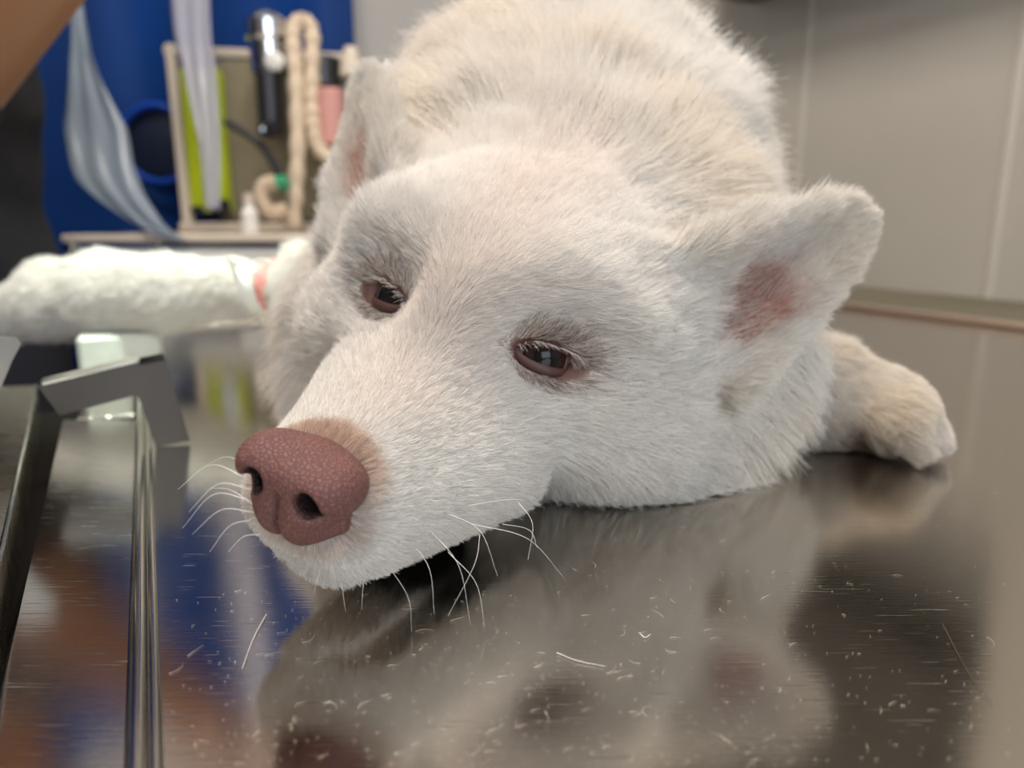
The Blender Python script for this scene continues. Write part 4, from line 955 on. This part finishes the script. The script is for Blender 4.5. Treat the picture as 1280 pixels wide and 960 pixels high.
def sd_body(P):
    P = P.astype(np.float32)
    d = ell(P, HDC, (.075, .095, .115)); d = smin(d, ell(P, HDC + [.0, -.02, -.06], (.055, .07, .06)), .03)
    d = smin(d, cone(P, HDC + [0, .02, -.08], (HIPC[0], HIPC[1], .50), .055, .062), .03)
    d = smin(d, ell(P, HDC + [.01, -.098, -.020], (.012, .02, .022)), .012)
    for s in (-1, 1):
        d = smin(d, ell(P, HDC + [s * .076, .005, -.01], (.008, .018, .03)), .005)
        d = smax(d, -sph(P, HDC + [s * .032, -.098, .010], .014), .01)
    d = smax(d, -ell(P, HDC + [0, -.105, -.062], (.024, .012, .003)), .004)
    d = smin(d, cone(P, ELB, WRI, .043, .028), .01)
    ax = nrm(HND - WRI); sd = nrm(np.cross(ax, [0.2, 1, 0])); nn = np.cross(sd, ax)
    d = smin(d, cone(P, WRI, WRI + ax * .03, .026, .024), .015)
    pal = cone(P, WRI + ax * .035 - sd * .016, WRI + ax * .085 - sd * .026, .017, .013); pal = smin(pal, cone(P, WRI + ax * .035 + sd * .016, WRI + ax * .088 + sd * .024, .017, .013), .03)
    d = smin(d, pal, .012)
    for k, (o, l1) in enumerate(((-.030, .026), (-.010, .031), (.010, .034), (.028, .030))):
        a = WRI + ax * .090 + sd * o; b = a + ax * l1 + nn * .010; c = b + ax * l1 * .35 + nn * l1 * .7; e_ = c - ax * l1 * .30 + nn * l1 * .45
        d = smin(d, smin(smin(cone(P, a, b, .0095, .0088), cone(P, b, c, .0088, .0082), .003), cone(P, c, e_, .0082, .0072), .003), .004)
    a = WRI + ax * .03 + sd * .03; b = a + ax * .035 + sd * .022 + nn * .012; c = b + ax * .03 - sd * .002 + nn * .014
    d = smin(d, smin(cone(P, a, b, .014, .0105), cone(P, b, c, .0105, .0085), .004), .01)
    # torso and the other arm under the clothes
    d = smin(d, cone(P, (HIPC[0], HIPC[1], .50), (HIPC[0], HIPC[1], .05), .06, .08), .03)
    d = smin(d, cone(P, (HIPC[0], HIPC[1], .48), (HIPC[0]-.17, HIPC[1], .47), .05, .035), .02)
    d = smin(d, cone(P, (HIPC[0], HIPC[1], .48), SH, .05, .035), .02); d = smin(d, cone(P, SH, ELB, .035, .038), .01)
    d = smin(d, cone(P, (HIPC[0]-.17, HIPC[1], .47), (HIPC[0]-.27, HIPC[1]-.02, .20), .035, .03), .01)
    d = smin(d, cone(P, (HIPC[0]-.27, HIPC[1]-.02, .20), (HIPC[0]-.24, HIPC[1]-.16, .0), .03, .026), .01)
    w2 = np.array([HIPC[0]-.24, HIPC[1]-.16, .0])
    d = smin(d, cone(P, w2 + [0, 0, .02], w2 + [.01, -.03, -.045], .026, .02), .01)
    for k in range(4):
        a = w2 + [-.026 + k * .017, -.036, -.055]; b = a + [0, -.012, -.030]; c = b + [0, .002, -.024]
        d = smin(d, smin(cone(P, a, b, .009, .0085), cone(P, b, c, .0085, .007), .003), .006)
    a = w2 + [.022, -.03, -.03]; d = smin(d, cone(P, a, a + [.022, -.015, -.03], .011, .0085), .008)
    return d
per = empty('person', (HIPC[0], HIPC[1], FLOOR_Z), 'person in dark clothes standing at the left, bare forearm raised', 'person')
M_SK = mat('person_skin', (0.30, 0.135, 0.065), 0.5); M_CL = noise_mat('dark_cloth', (0.010, 0.011, 0.015), (0.016, 0.016, 0.02), 80, 0.9)
V, F = nets(sd_body, (-1.2, .45, -.12), (-.15, 1.15, .90), .0045); fastmesh('body', relax(V, F, 1), F, M_SK, per)
V, F = nets(sd_cloth, (-1.25, .50, -.18), (-.3, 1.2, .62), .008); fastmesh('shirt', relax(V, F, 2), F, M_CL, per, label='dark long shirt')
V, F = nets(sd_legs, (-1.1, .8, -.87), (-.55, 1.15, .10), .010); fastmesh('trousers', relax(V, F, 2), F, mat('trousers_dark', (0.02, 0.02, 0.03), .9), per)
for s in (-1, 1):
    x = HIPC[0] + s * .10
    V, F = nets(lambda P: smax(smin(ell(P, (x, HIPC[1] - .06, FLOOR_Z + .03), (.048, .13, .045)), ell(P, (x, HIPC[1], FLOOR_Z + .06), (.045, .055, .055)), .03), FLOOR_Z + .001 - P[:, 2], .004), (x-.08, HIPC[1]-.22, FLOOR_Z-.02), (x+.08, HIPC[1]+.12, FLOOR_Z+.16), .007)
    fastmesh('shoe', relax(V, F, 1), F, M_BLACK, per)
V, F = nets(lambda P: smax(ell(P, HDC + np.array([0, .018, .022]), (.086, .095, .110)), -ell(P, HDC + np.array([0, -.06, -.045]), (.10, .085, .105)), .01), HDC - [.12, .14, .14], HDC + [.12, .14, .16], .007)
fastmesh('hair', relax(V, F, 1), F, M_BLACK, per, label='short black hair')
# ------------------------------------------------------------------ lamps and daylight
def arealight(name, loc, aim, sx, sy, e, c):
    l = bpy.data.lights.new(name, 'AREA'); l.shape = 'RECTANGLE'; l.size = sx; l.size_y = sy; l.energy = e; l.color = c
    o = bpy.data.objects.new(name, l); COL.objects.link(o); o.location = loc
    o.rotation_euler = (Vector(aim) - Vector(loc)).to_track_quat('-Z', 'Y').to_euler(); return o
def ceiling_lamp(u, v, lab, e, c=(1.0, 0.90, 0.80)):
    p = T(u, v, CEIL_Z); r = empty('ceiling_lamp', p, lab, 'lamp', 'ceiling panel lamps')
    M = MB(); tbox(M, u-.32, u+.32, v-.17, v+.17, CEIL_Z-.03, CEIL_Z-.001, .004); M.build('housing', M_WIN, r)
    M = MB(); tbox(M, u-.29, u+.29, v-.14, v+.14, CEIL_Z-.034, CEIL_Z-.0301, .001); M.build('diffuser', mat('lit_panel', (.9, .9, .9), .5, emit=c, es=6.0), r)
    l = arealight('panel_light', p - DZ * .04, p - DZ * 1, .58, .28, e, c); l.rotation_euler = (0, 0, math.atan2(D2[1], D2[0]))
ceiling_lamp(0.10, 0.55, 'ceiling panel lamp above the dog', 27)
ceiling_lamp(-0.9, -0.6, 'ceiling panel lamp near the left wall', 16)
# daylight through the window behind the photographer
arealight('window_daylight', T(0, VF - 0.02, (wz0 + wz1) / 2), T(0, 0.3, 0.1), 1.7, 1.2, 24, (0.78, 0.90, 1.0))
# exam lamp: bright greenish white beam on the stretched foreleg
xl = np.array([-0.06, 0.36, 1.28]); tgt = W(215, 360, .58)
ex_ = empty('exam_lamp', xl, 'swivel examination lamp aimed at the bandaged foreleg', 'lamp')
ax_ = nrm(xl - tgt)
M = MB(); M.lathe(xl - ax_ * .005, ax_, [(0, .052), (.002, .055), (.03, .050), (.07, .025), (.09, .022)], 28); M.build('lamp_head', M_WHITE, ex_)
M = MB(); M.lathe(xl - ax_ * .0065, ax_, [(0, .048), (.001, .048)], 28); M.build('lens', mat('lamp_lens', (.9, .95, .9), .3, emit=(.85, 1, .9), es=8), ex_)
M = MB(); M.tube(spline([xl + ax_ * .09, xl + ax_ * .16, (xl[0] + .12, .36, 1.55), (xl[0] + .12, .36, CEIL_Z)], 30), .008, 10); M.build('arm', M_CHROME, ex_)
l = bpy.data.lights.new('exam_beam', 'SPOT'); l.energy = 120; l.color = (0.82, 1.0, 0.86); l.spot_size = math.radians(17); l.spot_blend = 0.9; l.shadow_soft_size = 0.03
o = bpy.data.objects.new('exam_beam', l); COL.objects.link(o); o.location = xl - ax_ * .02; o.rotation_euler = Vector(-ax_).to_track_quat('-Z', 'Y').to_euler()
w = bpy.data.worlds.new('world'); SC.world = w; w.use_nodes = True
w.node_tree.nodes['Background'].inputs[0].default_value = (0.75, 0.86, 1.0, 1); w.node_tree.nodes['Background'].inputs[1].default_value = 1.0
vs = SC.view_settings; SC.display_settings.display_device = 'sRGB'; vs.view_transform = 'Standard'; vs.look = 'None'; vs.exposure = 0.0; vs.gamma = 1.0; vs.use_curve_mapping = False
SC.cycles.max_bounces = 9; SC.cycles.diffuse_bounces = 7; SC.cycles.glossy_bounces = 4; SC.cycles.transparent_max_bounces = 12
SC.cycles.caustics_reflective = True; SC.cycles.sample_clamp_indirect = 6.0
SC.cycles.use_denoising = True
